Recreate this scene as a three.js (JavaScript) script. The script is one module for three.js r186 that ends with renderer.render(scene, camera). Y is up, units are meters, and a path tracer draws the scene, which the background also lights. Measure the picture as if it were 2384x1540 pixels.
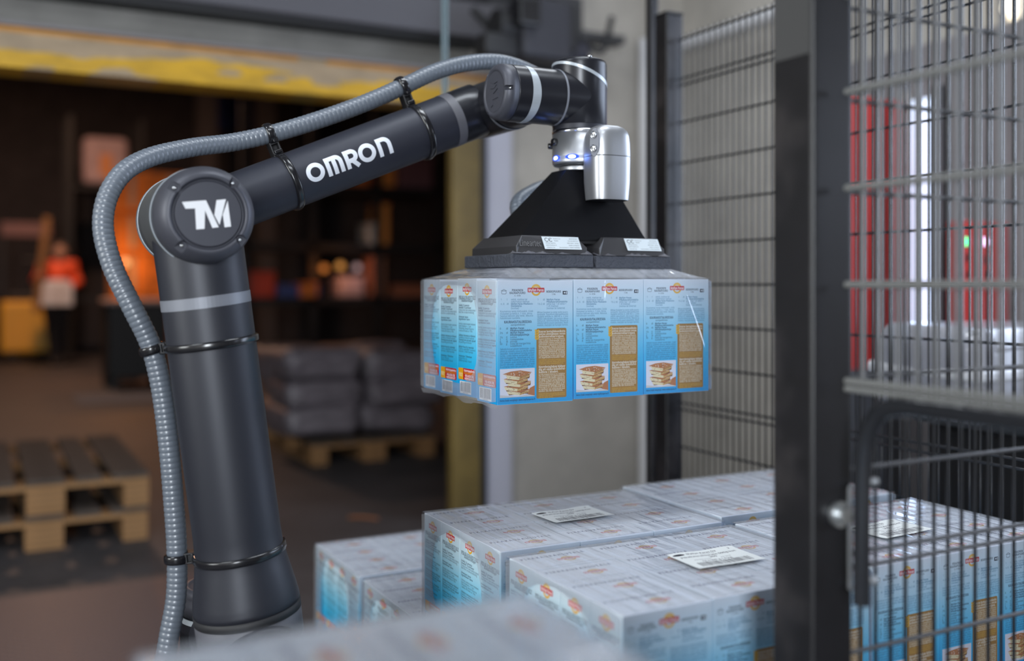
import * as THREE from 'three';
import { RoundedBoxGeometry } from 'three/addons/geometries/RoundedBoxGeometry.js';
import { TextGeometry } from 'three/addons/geometries/TextGeometry.js';
import { FontLoader } from 'three/addons/loaders/FontLoader.js';
import { MarchingCubes } from 'three/addons/objects/MarchingCubes.js';
import { mergeGeometries, mergeVertices } from 'three/addons/utils/BufferGeometryUtils.js';
import { RectAreaLightUniformsLib } from 'three/addons/lights/RectAreaLightUniformsLib.js';
import { Brush, Evaluator, SUBTRACTION } from 'three-bvh-csg';

// ---------------------------------------------------------------- camera, lights, exposure
const scene = new THREE.Scene();
scene.background = new THREE.Color(0x000000);
const CAMH = 1.085, F = 2358, HORIZON = 663, YAW = THREE.MathUtils.degToRad(27.8);
const camera = new THREE.PerspectiveCamera(2 * Math.atan(770 / F) * 180 / Math.PI, 2384 / 1540, 0.02, 60);
camera.filmGauge = 36;
camera.position.set(0, CAMH, 0);
camera.rotation.y = -YAW;
camera.setViewOffset(2384, 1540, 0, 770 - HORIZON, 2384, 1540);
camera.focus = 1.53;
camera.userData.fStop = camera.getFocalLength() / 1000 / 0.0235;
camera.updateProjectionMatrix();
const renderer = new THREE.WebGLRenderer({ antialias: true });
renderer.toneMapping = THREE.LinearToneMapping;
renderer.toneMappingExposure = 1.0;
renderer.shadowMap.enabled = true;
RectAreaLightUniformsLib.init();
const LIGHT = { ceiling: 12, ceilingBack: 15, slit: 7, rightWindow: 6.5, leftWindow: 9, frontWindow: 38, flood: 16, sodium: 7, work: 1.1, wallLamp: 0.25 };

const D2R = Math.PI / 180, V3 = (x, y, z) => new THREE.Vector3(x, y, z);
const SY = Math.sin(YAW), CY = Math.cos(YAW);
// X to the right along the pallet's front, r: height relative to the lens, a: metres away along the pallet's depth
const P = (X, r, a) => V3(X, CAMH + r, -a);
function at(u, v, a) { const q = (u - 1192) / F, d = a / (CY - q * SY); return P(d * (q * CY + SY), (HORIZON - v) / F * d, a); }
let seed = 7;
const rnd = () => { seed = (seed * 1664525 + 1013904223) >>> 0; return seed / 4294967296; };
const rr = (a, b) => a + (b - a) * rnd();

// ---------------------------------------------------------------- helpers
const used = new Map();
function numbered(name) { const n = used.get(name) || 0; used.set(name, n + 1); return n ? name + '_' + String(n).padStart(3, '0') : name; }
function shadow(o) { o.castShadow = o.receiveShadow = true; return o; }
function tag(o, label, category, group) { o.userData = { label, category }; if (group) o.userData.group = group; return o; }
function thing(name, label, category, pos, group, turn = 0) {
  const o = new THREE.Group(); o.name = numbered(name); o.position.copy(pos || V3(0, 0, 0)); o.rotation.y = turn; scene.add(o);
  return tag(o, label, category, group);
}
// geometry in the coordinates of the world; it is moved into its parent's frame (unturned groups only)
function obj(name, geo, mat, parent = scene, local = false) {
  if (Array.isArray(geo)) geo = merge(geo);
  if (!local && parent !== scene) { const p = V3(0, 0, 0); let q = parent; while (q && q !== scene) { p.add(q.position); q = q.parent; } geo = geo.clone().translate(-p.x, -p.y, -p.z); }
  const m = shadow(new THREE.Mesh(geo, mat));
  m.name = parent === scene ? numbered(name) : name; parent.add(m);
  if (parent !== scene) { let n = 0; for (const c of parent.children) if (c !== m && c.name.replace(/_\d{3}$/, '') === name) n++; if (n) m.name = name + '_' + String(n).padStart(3, '0'); }
  return m;
}
function merge(list) {
  const clean = list.map((g) => { const h = g.index ? g.toNonIndexed() : g; for (const k of Object.keys(h.attributes)) if (!['position', 'normal', 'uv'].includes(k)) h.deleteAttribute(k); if (!h.attributes.uv) h.setAttribute('uv', new THREE.BufferAttribute(new Float32Array(h.attributes.position.count * 2), 2)); return h; });
  return mergeGeometries(clean);
}
function struct(name, geo, mat, parent = scene) { const m = obj(name, geo, mat, parent); if (parent === scene) { m.name = name; m.userData = { kind: 'structure' }; } return m; }
const box = (w, h, d, c) => { const g = new THREE.BoxGeometry(w, h, d); if (c) g.translate(c.x, c.y, c.z); return g; };
const rbox = (w, h, d, c, r = 0.004, s = 2) => { const g = new RoundedBoxGeometry(w, h, d, s, Math.min(r, w / 2.01, h / 2.01, d / 2.01)); if (c) g.translate(c.x, c.y, c.z); return g; };
// box from ranges in X, height above the floor, away
const span = (x0, x1, y0, y1, a0, a1, r) => (r ? rbox : box)(x1 - x0, y1 - y0, a1 - a0, V3((x0 + x1) / 2, (y0 + y1) / 2, -(a0 + a1) / 2), r);
function uvMetres(g, s = 1) {  // box-projected uv in metres
  g = g.index ? g.toNonIndexed() : g; g.computeVertexNormals();
  const p = g.attributes.position, n = g.attributes.normal, uv = new Float32Array(p.count * 2);
  for (let i = 0; i < p.count; i++) {
    const ax = Math.abs(n.getX(i)), ay = Math.abs(n.getY(i)), az = Math.abs(n.getZ(i));
    const [a, b] = ay >= ax && ay >= az ? [p.getX(i), p.getZ(i)] : ax >= az ? [p.getZ(i), p.getY(i)] : [p.getX(i), p.getY(i)];
    uv[i * 2] = a * s; uv[i * 2 + 1] = b * s;
  }
  g.setAttribute('uv', new THREE.BufferAttribute(uv, 2)); return g;
}
const UP = V3(0, 1, 0);
function orient(g, p, dir) { g.applyQuaternion(new THREE.Quaternion().setFromUnitVectors(UP, dir.clone().normalize())); return g.translate(p.x, p.y, p.z); }
const lathe = (prof, p, dir, seg = 56) => orient(new THREE.LatheGeometry(prof.map(([r, t]) => new THREE.Vector2(Math.max(r, 1e-5), t)), seg), p, dir);
function rod(a, b, r, seg = 10, r2 = r) { const d = b.clone().sub(a), g = new THREE.CylinderGeometry(r2, r, d.length(), seg); g.translate(0, d.length() / 2, 0); return orient(g, a, d); }
// barrel with rounded ends
function barrel(a, b, r, e = 0.004, seg = 56) { const L = a.distanceTo(b); return lathe([[0, 0], [r - e, 0], [r - e * 0.3, e * 0.3], [r, e], [r, L - e], [r - e * 0.3, L - e * 0.3], [r - e, L], [0, L]], a, b.clone().sub(a), seg); }
// proud band round an axis; lo and hi give its edges along the axis for each angle (angle 0 along e1)
function band(p, dir, r, lo, hi, e1, lift = 0.0006, seg = 72) {
  const w = dir.clone().normalize(), a = e1.clone().addScaledVector(w, -e1.dot(w)).normalize(), b = w.clone().cross(a), pos = [], idx = [];
  for (let i = 0; i <= seg; i++) {
    const f = i / seg * 2 * Math.PI, n = a.clone().multiplyScalar(Math.cos(f)).addScaledVector(b, Math.sin(f)), l = lo(f), h = hi(f);
    for (const [t, q] of [[l, r - 0.001], [l, r + lift], [h, r + lift], [h, r - 0.001]]) { const v = p.clone().addScaledVector(w, t).addScaledVector(n, q); pos.push(v.x, v.y, v.z); }
  }
  for (let i = 0; i < seg; i++) for (let k = 0; k < 3; k++) { const o = i * 4 + k; idx.push(o, o + 1, o + 4, o + 1, o + 5, o + 4); }
  let g = new THREE.BufferGeometry(); g.setAttribute('position', new THREE.Float32BufferAttribute(pos, 3)); g.setIndex(idx); g = g.toNonIndexed(); g.computeVertexNormals(); return g;
}
// tube along a smooth path, radius as a function of metres along it
function sweep(pts, radius, step, seg = 18, closedCurve = false) {
  const c = new THREE.CatmullRomCurve3(pts, closedCurve, 'centripetal'), L = c.getLength(), n = Math.max(8, Math.round(L / step)), fr = c.computeFrenetFrames(n, closedCurve), pos = [], idx = [], uv = [];
  for (let i = 0; i <= n; i++) {
    const q = c.getPointAt(i / n), s = i / n * L, r = typeof radius === 'function' ? radius(s, L) : radius;
    for (let j = 0; j <= seg; j++) { const f = j / seg * 2 * Math.PI, v = q.clone().addScaledVector(fr.normals[i], Math.cos(f) * r).addScaledVector(fr.binormals[i], Math.sin(f) * r); pos.push(v.x, v.y, v.z); uv.push(s * 10, j / seg); }
  }
  for (let i = 0; i < n; i++) for (let j = 0; j < seg; j++) { const o = i * (seg + 1) + j; idx.push(o, o + seg + 1, o + 1, o + 1, o + seg + 1, o + seg + 2); }
  const g = new THREE.BufferGeometry(); g.setAttribute('position', new THREE.Float32BufferAttribute(pos, 3)); g.setAttribute('uv', new THREE.Float32BufferAttribute(uv, 2)); g.setIndex(idx); g.computeVertexNormals(); g.userData.curve = c; return g;
}
function hash(x, y, s) { const h = Math.sin(x * 127.1 + y * 311.7 + s * 74.7) * 43758.5453; return h - Math.floor(h); }
function vnoise(x, y, s = 0, per = 0) {
  const xi = Math.floor(x), yi = Math.floor(y), fx = x - xi, fy = y - yi, m = (a) => per ? ((a % per) + per) % per : a, sx = fx * fx * (3 - 2 * fx), sy = fy * fy * (3 - 2 * fy);
  const a = hash(m(xi), m(yi), s), b = hash(m(xi + 1), m(yi), s), c = hash(m(xi), m(yi + 1), s), d = hash(m(xi + 1), m(yi + 1), s);
  return a + (b - a) * sx + (c - a) * sy + (a - b - c + d) * sx * sy;
}
function fbm(x, y, s, per, oct = 4) { let v = 0, a = 0.5, t = 0; for (let o = 0; o < oct; o++) { v += a * vnoise(x, y, s + o, per); t += a; x *= 2; y *= 2; per *= 2; a *= 0.5; } return v / t; }
function pixelTexture(w, h, fn, srgb = true, rep = true) {
  const data = new Uint8Array(w * h * 4);
  for (let y = 0; y < h; y++) for (let x = 0; x < w; x++) { const c = fn(x / w, y / h), o = (y * w + x) * 4; data[o] = c[0]; data[o + 1] = c[1]; data[o + 2] = c[2]; data[o + 3] = 255; }
  const t = new THREE.DataTexture(data, w, h); t.magFilter = THREE.LinearFilter; t.wrapS = t.wrapT = rep ? THREE.RepeatWrapping : THREE.ClampToEdgeWrapping; if (srgb) t.colorSpace = THREE.SRGBColorSpace; t.needsUpdate = true; return t;
}
function canvasTexture(w, h, draw, srgb = true) { const c = document.createElement('canvas'); c.width = w; c.height = h; draw(c.getContext('2d'), w, h); const t = new THREE.CanvasTexture(c); if (srgb) t.colorSpace = THREE.SRGBColorSpace; t.magFilter = THREE.LinearFilter; return t; }
const clamp = (x, a = 0, b = 1) => Math.min(b, Math.max(a, x)), smooth = (a, b, x) => { const t = clamp((x - a) / (b - a)); return t * t * (3 - 2 * t); };
function areaLight(pos, target, w, h, color, I) { const l = new THREE.RectAreaLight(color, I, w, h); l.position.copy(pos); l.lookAt(target); scene.add(l); l.name = 'lamp_light'; return l; }

// ---------------------------------------------------------------- materials
const std = (o) => new THREE.MeshStandardMaterial(o), phys = (o) => new THREE.MeshPhysicalMaterial(o), lin = (r, g, b) => new THREE.Color().setRGB(r, g, b);
const grain = (base, amp, s) => pixelTexture(256, 256, (x, y) => { const n = fbm(x * 8, y * 8, s, 8, 5) - 0.5, k = 1 + amp * n * 2; return base.map((c) => clamp(c * k, 0, 255)); });
const bumpGrain = pixelTexture(256, 256, (x, y) => { const v = 255 * fbm(x * 24, y * 24, 3, 24, 4); return [v, v, v]; }, false);
const streakBump = pixelTexture(256, 256, (x, y) => { const v = 255 * clamp(0.55 * fbm(x * 26, y * 2, 11, 2, 3) + 0.45 * fbm(x * 9 + 2 * vnoise(x * 3, y * 3, 5, 3), y * 3, 12, 3, 3)); return [v, v, v]; }, false);
function M_(o) { return std(o); }
const M = {
  paint: phys({ color: lin(0.021, 0.0225, 0.031), roughness: 0.46, metalness: 0.25, bumpMap: bumpGrain, bumpScale: 0.00012 }),
  paintCapLit: phys({ color: lin(0.062, 0.064, 0.08), roughness: 0.46, metalness: 0.3 }),  // lighter than the arm paint: light on camera-facing caps put into colour
  paintDark: phys({ color: lin(0.013, 0.0135, 0.018), roughness: 0.3, metalness: 0.2 }),
  ring: std({ color: lin(0.42, 0.46, 0.50), roughness: 0.35, metalness: 0.35 }),
  bandDark: std({ color: lin(0.085, 0.085, 0.1), roughness: 0.5 }),
  paintElbowLit: phys({ color: lin(0.085, 0.088, 0.092), roughness: 0.42, metalness: 0.2 }),  // light falling from the left put into the elbow colour
  ringDull: std({ color: lin(0.19, 0.2, 0.23), roughness: 0.45, metalness: 0.2 }),
  silver: phys({ color: lin(0.43, 0.44, 0.465), roughness: 0.4, metalness: 0.85 }),
  chrome: std({ color: lin(0.7, 0.71, 0.73), roughness: 0.15, metalness: 1 }),
  blackGloss: phys({ color: lin(0.008, 0.008, 0.01), roughness: 0.22, clearcoat: 0.3, clearcoatRoughness: 0.15 }),
  blackMatt: std({ color: lin(0.014, 0.014, 0.016), roughness: 0.5 }),
  blackRubber: std({ color: lin(0.02, 0.02, 0.022), roughness: 0.7 }),
  headPlastic: std({ color: lin(0.035, 0.034, 0.037), roughness: 0.5 }),
  foam: std({ color: lin(0.048, 0.053, 0.068), roughness: 0.95, bumpMap: bumpGrain, bumpScale: 0.004 }),
  whitePrint: std({ color: lin(0.8, 0.81, 0.84), roughness: 0.4 }),
  hose: phys({ color: lin(0.115, 0.133, 0.16), roughness: 0.34, clearcoat: 0.25, clearcoatRoughness: 0.2 }),
  fenceGateLit: phys({ color: lin(0.09, 0.09, 0.095), roughness: 0.4 }),  // gate wires paler than the fence: caught light put into colour
  fence: phys({ color: lin(0.016, 0.017, 0.02), roughness: 0.16 }),
  fenceCrossLit: phys({ color: lin(0.17, 0.17, 0.165), roughness: 0.4 }),  // gate cross wires: light from above put into colour
  fenceMidLit: phys({ color: lin(0.06, 0.06, 0.065), roughness: 0.35 }),  // front panel cross wires, top light put into a mid grey
  fencePost: phys({ color: lin(0.03, 0.03, 0.032), roughness: 0.42, map: null }),
  zinc: std({ color: lin(0.6, 0.62, 0.63), roughness: 0.3, metalness: 0.9 }),
  steel: std({ color: lin(0.35, 0.36, 0.38), roughness: 0.4, metalness: 0.7 }),
  wood: std({ map: pixelTexture(256, 256, (x, y) => { const g = fbm(x * 3, y * 40, 21, 3, 4), k = 0.75 + 0.5 * g; return [132 * k, 98 * k, 62 * k]; }), roughness: 0.8 }),
  woodGrey: std({ map: pixelTexture(256, 256, (x, y) => { const g = fbm(x * 3, y * 40, 23, 3, 4), k = 0.7 + 0.6 * g; return [72 * k, 62 * k, 55 * k]; }), roughness: 0.85 }),
  wallPale: std({ map: grain([174, 169, 162], 0.09, 31), roughness: 0.8 }),
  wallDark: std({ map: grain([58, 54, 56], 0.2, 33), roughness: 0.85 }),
  wallGrey: std({ map: grain([124, 120, 122], 0.1, 35), roughness: 0.8 }),
  ceiling: std({ map: grain([88, 88, 90], 0.1, 36), roughness: 0.9 }),
  floor: std({ map: pixelTexture(512, 512, (x, y) => { const n = fbm(x * 6, y * 6, 41, 6, 5), m = fbm(x * 40, y * 40, 42, 40, 2), k = 0.72 + 0.4 * n + 0.16 * m; return [64 * k, 62 * k, 64 * k]; }), roughness: 0.62 }),
  white: std({ color: lin(0.72, 0.72, 0.75), roughness: 0.5 }),
  red: std({ color: lin(0.42, 0.025, 0.02), roughness: 0.4 }),
  yellow: std({ color: lin(0.75, 0.38, 0.015), roughness: 0.45 }),
  dark: std({ color: lin(0.015, 0.015, 0.017), roughness: 0.6 }),
  darkGrey: std({ color: lin(0.05, 0.05, 0.055), roughness: 0.6 }),
};

// ---------------------------------------------------------------- the setting
struct('floor', uvMetres(span(-6.2, 11.2, -0.12, 0, -3, 18.2), 0.7), M.floor);
const WB = 4.2, OPEN = [-2.3, 1.9, 1.895];   // the back wall, its opening and lintel height
struct('wall_back', uvMetres(merge([
  span(-6.2, OPEN[0], 0, 5.6, WB, WB + 0.16), span(2.0, 11.2, 0, 5.6, WB, WB + 0.16)])), M.wallPale);
struct('wall_back_header', uvMetres(span(OPEN[0], 2.0, OPEN[2] + 0.145, 5.6, WB, WB + 0.16)), std({ map: grain([112, 110, 106], 0.12, 32), roughness: 0.85 }));  // darker than wall_back: overhang shade put into its colour
struct('wall_right', uvMetres(span(3.2, 3.36, 0, 3.4, -3, WB)), M.wallPale);
struct('wall_left', uvMetres(span(-2.96, -2.8, 0, 3.4, -3, WB)), M.wallPale);
struct('wall_front', uvMetres(span(-2.96, 3.36, 0, 3.4, -3.16, -3)), M.wallPale);
struct('ceiling', uvMetres(span(-2.96, 3.36, 3.3, 3.45, -3.16, WB)), M.ceiling);
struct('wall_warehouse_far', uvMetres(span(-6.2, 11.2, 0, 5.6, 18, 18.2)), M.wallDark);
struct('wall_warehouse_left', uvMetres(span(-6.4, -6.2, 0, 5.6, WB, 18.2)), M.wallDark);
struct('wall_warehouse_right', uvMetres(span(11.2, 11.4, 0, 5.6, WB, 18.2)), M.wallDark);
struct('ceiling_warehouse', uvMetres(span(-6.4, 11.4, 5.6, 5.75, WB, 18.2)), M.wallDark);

// yellow lintel with worn paint, ledge and roller door housing
const wornYellow = pixelTexture(1024, 64, (x, y) => {
  const edge = 0.56 + 0.5 * (fbm(x * 10, 0.3, 51, 10, 3) - 0.5) + 0.22 * (fbm(x * 34, y * 4, 54, 34, 2) - 0.5), bare = fbm(x * 22, y * 3, 52, 22, 3) > 0.66;
  const n = 0.88 + 0.24 * fbm(x * 60, y * 6, 53, 60, 3);
  if (y > 0.86 && fbm(x * 12, 1.7, 56, 12, 2) > 0.42) return [176 * n, 118 * n, 30 * n];
  if (y < edge && !bare) return [186 * n, 143 * n, 6 * n];
  return [146 * n, 126 * n, 100 * n];
});
function faceUV(g, x0, x1, y0, y1) { const p = g.attributes.position, uv = g.attributes.uv; for (let i = 0; i < p.count; i++) uv.setXY(i, (p.getX(i) - x0) / (x1 - x0), (p.getY(i) - y0) / (y1 - y0)); return g; }
{
  const t = thing('lintel_beam', 'pale steel lintel beam with worn yellow paint above the dark doorway', 'beam', V3((OPEN[0] + 2.1) / 2, OPEN[2] - 0.01, -WB));
  obj('beam_face', faceUV(span(OPEN[0], 2.1, OPEN[2] - 0.01, OPEN[2] + 0.14, WB - 0.05, WB + 0.15), OPEN[0], 2.1, OPEN[2] - 0.01, OPEN[2] + 0.14), std({ map: wornYellow, roughness: 0.55 }), t);
  obj('ledge', span(OPEN[0], 2.1, OPEN[2] + 0.14, OPEN[2] + 0.155, WB - 0.075, WB - 0.001, 0.003), M.wallGrey, t);
  const h = thing('door_housing', 'long dark grey roller door housing above the yellow lintel', 'door housing', V3((OPEN[0] + 2.1) / 2, OPEN[2] + 0.28, -WB));
  obj('housing_face', uvMetres(span(OPEN[0], 2.35, OPEN[2] + 0.285, OPEN[2] + 0.44, WB - 0.16, WB - 0.001, 0.006)), std({ color: lin(0.075, 0.072, 0.085), roughness: 0.5 }), h);
  obj('shadow_gap', span(OPEN[0], 2.35, OPEN[2] + 0.262, OPEN[2] + 0.285, WB - 0.12, WB - 0.001), M.dark, h);  // dark strip standing in for the shadow gap under the housing
  obj('upper_flange', span(OPEN[0], 2.35, OPEN[2] + 0.44, OPEN[2] + 0.50, WB - 0.1, WB - 0.001), M.dark, h);
  obj('top_box', span(OPEN[0], 2.35, OPEN[2] + 0.50, OPEN[2] + 0.80, WB - 0.2, WB - 0.001, 0.006), std({ color: lin(0.05, 0.048, 0.05), roughness: 0.6 }), h);
  const j = thing('door_post', 'faded yellow steel door post beside the pale wall panel', 'post', V3(1.95, 0, -WB));
  obj('post_face', uvMetres(span(1.88, 2.023, 0, OPEN[2] - 0.012, WB - 0.06, WB - 0.003, 0.006), 1), std({ map: grain([108, 90, 46], 0.2, 57), roughness: 0.55 }), j);
  obj('post_edge', span(2.024, 2.062, 0, OPEN[2] - 0.012, WB - 0.05, WB - 0.002, 0.004), M.dark, j);
}
// pale vertical wall pieces right of the post
tag(obj('wall_panel', uvMetres(span(2.067, 2.2, 0.05, 1.84, WB - 0.03, WB - 0.001, 0.004)), std({ color: lin(0.5, 0.5, 0.58), roughness: 0.5 })), 'tall pale lavender wall panel right of the yellow post', 'panel');
tag(obj('down_pipe', rod(V3(2.93, 0, -(WB - 0.07)), V3(2.93, 2.3, -(WB - 0.07)), 0.035, 20), M.white), 'thin white vertical pipe on the pale back wall', 'pipe');
// grey roller door on the right wall, pipe above
struct('door_1', uvMetres(span(3.15, 3.199, 0, 1.99, 1.9, 3.14)), M.wallGrey);
tag(obj('ceiling_pipe', sweep([V3(3.1, 2.28, -4.1), V3(3.1, 2.28, -2), V3(3.1, 2.28, 1)], 0.03, 0.3, 14), M.white), 'long pale pipe running high along the right wall', 'pipe');

// dark door drive and pipes above the doorway corner
{
  const t = thing('door_drive', 'blurred dark door drive with motor and pipes above the doorway corner', 'door drive', at(1260, 90, 3.9));
  const c = (u, v, a = 3.88) => at(u, v, a);
  obj('back_plate', rbox(0.5, 0.36, 0.05, c(1245, 70, 4.12), 0.01), M.darkGrey, t);
  obj('motor', barrel(c(1150, 60, 3.8), c(1260, 75, 3.8), 0.075, 0.01, 28), M.dark, t);
  obj('gearbox', rbox(0.15, 0.2, 0.14, c(1295, 70, 3.85), 0.015), M.dark, t);
  obj('drum', barrel(c(1240, 125, 3.9), c(1360, 125, 3.9), 0.055, 0.01, 28), std({ color: lin(0.03, 0.03, 0.045), roughness: 0.4 }), t);
  obj('hydraulic_pipe', sweep([c(1100, 20), c(1180, 110), c(1200, 160), c(1300, 165)], 0.018, 0.02, 10), M.dark, t);
  obj('hydraulic_pipe', sweep([c(1330, 10), c(1350, 90), c(1400, 120), c(1425, 40)], 0.014, 0.02, 10), M.dark, t);
  obj('drive_box', rbox(0.24, 0.26, 0.16, c(1255, 75, 3.78), 0.02), std({ color: lin(0.02, 0.02, 0.028), roughness: 0.5 }), t);
  obj('drive_box', rbox(0.18, 0.1, 0.12, c(1160, 110, 3.8), 0.02), M.dark, t);
  obj('cover', rbox(0.1, 0.12, 0.08, c(1225, 30, 3.7), 0.01), M.blackGloss, t);
  obj('bracket', rbox(0.3, 0.04, 0.1, c(1380, 90, 4.0), 0.006), M.darkGrey, t);
}
// pair of thin hanging air lines behind the upper arm
{
  const e = at(1035, 285, 2.3), t = thing('air_line', 'pair of thin pale teal air lines hanging down behind the upper arm', 'air line', e), m = phys({ color: lin(0.13, 0.18, 0.2), roughness: 0.25, transmission: 0.2 });
  for (const dx of [-0.0045, 0.006]) obj('line_tube', rod(V3(e.x + dx, e.y, e.z), V3(e.x + dx, 3.3, e.z), 0.0042, 12), m, t);
  obj('line_coupling', rbox(0.024, 0.04, 0.016, e, 0.004), M.darkGrey, t);
}
// textured floor plate left of the robot
{
  const tread = pixelTexture(128, 128, (x, y) => { const a = (x * 8 + y * 8) % 2, b = (x * 8 - y * 8 + 16) % 2, k = (a < 0.5) !== (b < 0.5) ? 1 : 0; return [k * 255, k * 255, k * 255]; }, false);
  const pl = std({ color: lin(0.085, 0.078, 0.092), roughness: 0.45, metalness: 0.4, bumpMap: tread, bumpScale: 0.002 });
  tag(obj('floor_plate', uvMetres(span(-1.6, 0.75, 0, 0.006, 1.9, 3.9), 6), pl), 'dark patterned tread plate on the floor left of the robot', 'floor plate');
}

// lamps
const coolWhite = lin(0.88, 0.94, 1.0);
function ceilingPanel(x, a, w, d, I, label, y = 3.285) {
  const t = thing('ceiling_led_panel', label, 'ceiling lamp', V3(x, y, -a), 'ceiling lamps of the robot cell');
  obj('frame', span(x - w / 2 - 0.03, x + w / 2 + 0.03, y - 0.02, y + 0.015, a - d / 2 - 0.03, a + d / 2 + 0.03, 0.004), M.white, t);
  obj('diffuser', span(x - w / 2, x + w / 2, y - 0.028, y - 0.018, a - d / 2, a + d / 2), std({ color: 0xffffff, emissive: coolWhite, emissiveIntensity: 1 }), t);
  areaLight(V3(x, y - 0.035, -a), V3(x, 0, -a - 1e-4), w, d, coolWhite, I);
}
ceilingPanel(0.1, -0.3, 1.3, 0.5, LIGHT.ceiling, 'LED ceiling panel above and behind the camera position');
ceilingPanel(1.1, 1.2, 1.2, 0.4, LIGHT.ceilingBack, 'LED ceiling panel above the pallet stack');
ceilingPanel(-1.2, 1.2, 1.2, 0.4, LIGHT.ceilingBack, 'LED ceiling panel left of the robot');
ceilingPanel(2.3, 2.8, 0.9, 0.3, LIGHT.ceilingBack, 'LED ceiling panel near the back right corner');

// tall daylit window in the wall behind the camera
{
  const w = thing('window_2', undefined, undefined, V3(-1.5, 0.6, 2.98)); w.name = 'window_2'; w.userData = { kind: 'structure' };
  obj('window_pane', span(-2.0, -1.0, 0.7, 2.5, -2.985, -2.975), std({ color: 0xffffff, emissive: coolWhite, emissiveIntensity: 1.2 }), w);
  obj('window_frame', [span(-2.06, -2.0, 0.64, 2.56, -2.999, -2.96), span(-1.0, -0.94, 0.64, 2.56, -2.999, -2.96), span(-2.0, -1.0, 2.5, 2.56, -2.999, -2.96), span(-2.0, -1.0, 0.64, 0.7, -2.999, -2.96)], M.white, w);
  areaLight(V3(-1.5, 1.6, 2.965), V3(-1.5, 1.6, 0), 1.0, 1.8, coolWhite, LIGHT.frontWindow);
}
// two more daylit windows outside the picture, in the right and the left wall
for (const [n, x, sg, a0, a1, y0, y1, col, I] of [['window_3', 3.19, -1, 0.2, 1.8, 0.9, 2.4, lin(0.66, 0.78, 1.0), LIGHT.rightWindow], ['window_4', -2.79, 1, 0.4, 1.6, 0.9, 2.4, lin(0.95, 0.98, 0.96), LIGHT.leftWindow]]) {
  const w = thing(n, undefined, undefined, V3(x, y0, -(a0 + a1) / 2)); w.name = n; w.userData = { kind: 'structure' };
  const sp = (x0, x1, ...r) => span(Math.min(x0, x1), Math.max(x0, x1), ...r), xx = (d) => x + sg * d;
  obj('window_pane', sp(xx(-0.005), xx(0.005), y0, y1, a0, a1), std({ color: 0xffffff, emissive: col, emissiveIntensity: 1.2 }), w);
  obj('window_frame', [sp(x, xx(0.03), y0 - 0.05, y0, a0, a1), sp(x, xx(0.03), y1, y1 + 0.05, a0, a1), sp(x, xx(0.03), y0 - 0.05, y1 + 0.05, a0 - 0.05, a0), sp(x, xx(0.03), y0 - 0.05, y1 + 0.05, a1, a1 + 0.05)], M.white, w);
  areaLight(V3(xx(0.02), (y0 + y1) / 2, -(a0 + a1) / 2), V3(xx(2), (y0 + y1) / 2, -(a0 + a1) / 2), a1 - a0, y1 - y0, col, I);
}
// narrow bright window at the right, and a cold flood lamp on a stand out of the picture
{
  const w = thing('window_1', undefined, undefined, V3(3.13, 0.72, -2.7)); w.name = 'window_1'; w.userData = { kind: 'structure' };
  const blue = lin(0.5, 0.68, 1.0);
  obj('window_pane', span(3.125, 3.135, 0.74, 1.78, 2.60, 2.685), std({ color: 0xffffff, emissive: blue, emissiveIntensity: 1.15 }), w);
  obj('window_frame', span(3.12, 3.149, 0.70, 1.82, 2.695, 2.74, 0.004), M.wallPale, w);
  obj('window_frame', span(3.12, 3.149, 0.70, 1.82, 2.54, 2.585, 0.004), M.darkGrey, w);
  areaLight(V3(3.12, 1.26, -2.64), V3(0, 1.26, -2.64), 0.085, 1.04, blue, LIGHT.slit);
  const f = V3(2.35, 1.46, 0.35), aim = V3(1.1, 1.0, -1.6);
  const t = thing('flood_lamp', 'cold white flood lamp on a stand right of the camera position', 'flood lamp', V3(f.x, 0, f.z));
  const n = aim.clone().sub(f).setY(0).normalize();
  obj('housing', orient(box(0.28, 0.05, 0.17), f.clone().addScaledVector(n, -0.04), n), M.darkGrey, t);
  obj('lamp_face', orient(box(0.25, 0.006, 0.14), f.clone().addScaledVector(n, -0.008), n), std({ color: 0xffffff, emissive: lin(0.7, 0.8, 1), emissiveIntensity: 6 }), t);
  obj('pole', rod(V3(f.x, 0.02, f.z), V3(f.x - n.x * 0.05, 1.38, f.z - n.z * 0.05), 0.014, 12), M.steel, t);
  for (let k = 0; k < 3; k++) obj('leg', rod(V3(f.x, 0.35, f.z), V3(f.x + 0.35 * Math.cos(k * 2.1), 0.01, f.z + 0.35 * Math.sin(k * 2.1)), 0.011, 10), M.steel, t);
  areaLight(f, f.clone().add(n).setY(f.y - 0.12), 0.25, 0.14, lin(0.7, 0.8, 1.0), LIGHT.flood);
  const l = at(2368, 12, 2.3), t2 = thing('wall_lamp', 'warm glowing lamp high at the right behind the wire mesh', 'lamp', l);
  const dirL = V3(3.15 - l.x, 0, 0);
  obj('bulb', lathe([[0, -0.05], [0.03, -0.045], [0.05, -0.01], [0.045, 0.02], [0.02, 0.045], [0, 0.05]], l, UP, 24), std({ color: 0xffffff, emissive: lin(1, 0.86, 0.6), emissiveIntensity: 1.5 }), t2);
  obj('arm', rod(l.clone().add(V3(0, 0.045, 0)), l.clone().add(dirL).add(V3(0, 0.06, 0)), 0.012, 10), M.darkGrey, t2);
  const pl = new THREE.PointLight(lin(1, 0.86, 0.6), LIGHT.wallLamp); pl.position.copy(l); pl.shadow.radius = 2; pl.castShadow = true; pl.name = 'lamp_light'; scene.add(pl);
}

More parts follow.
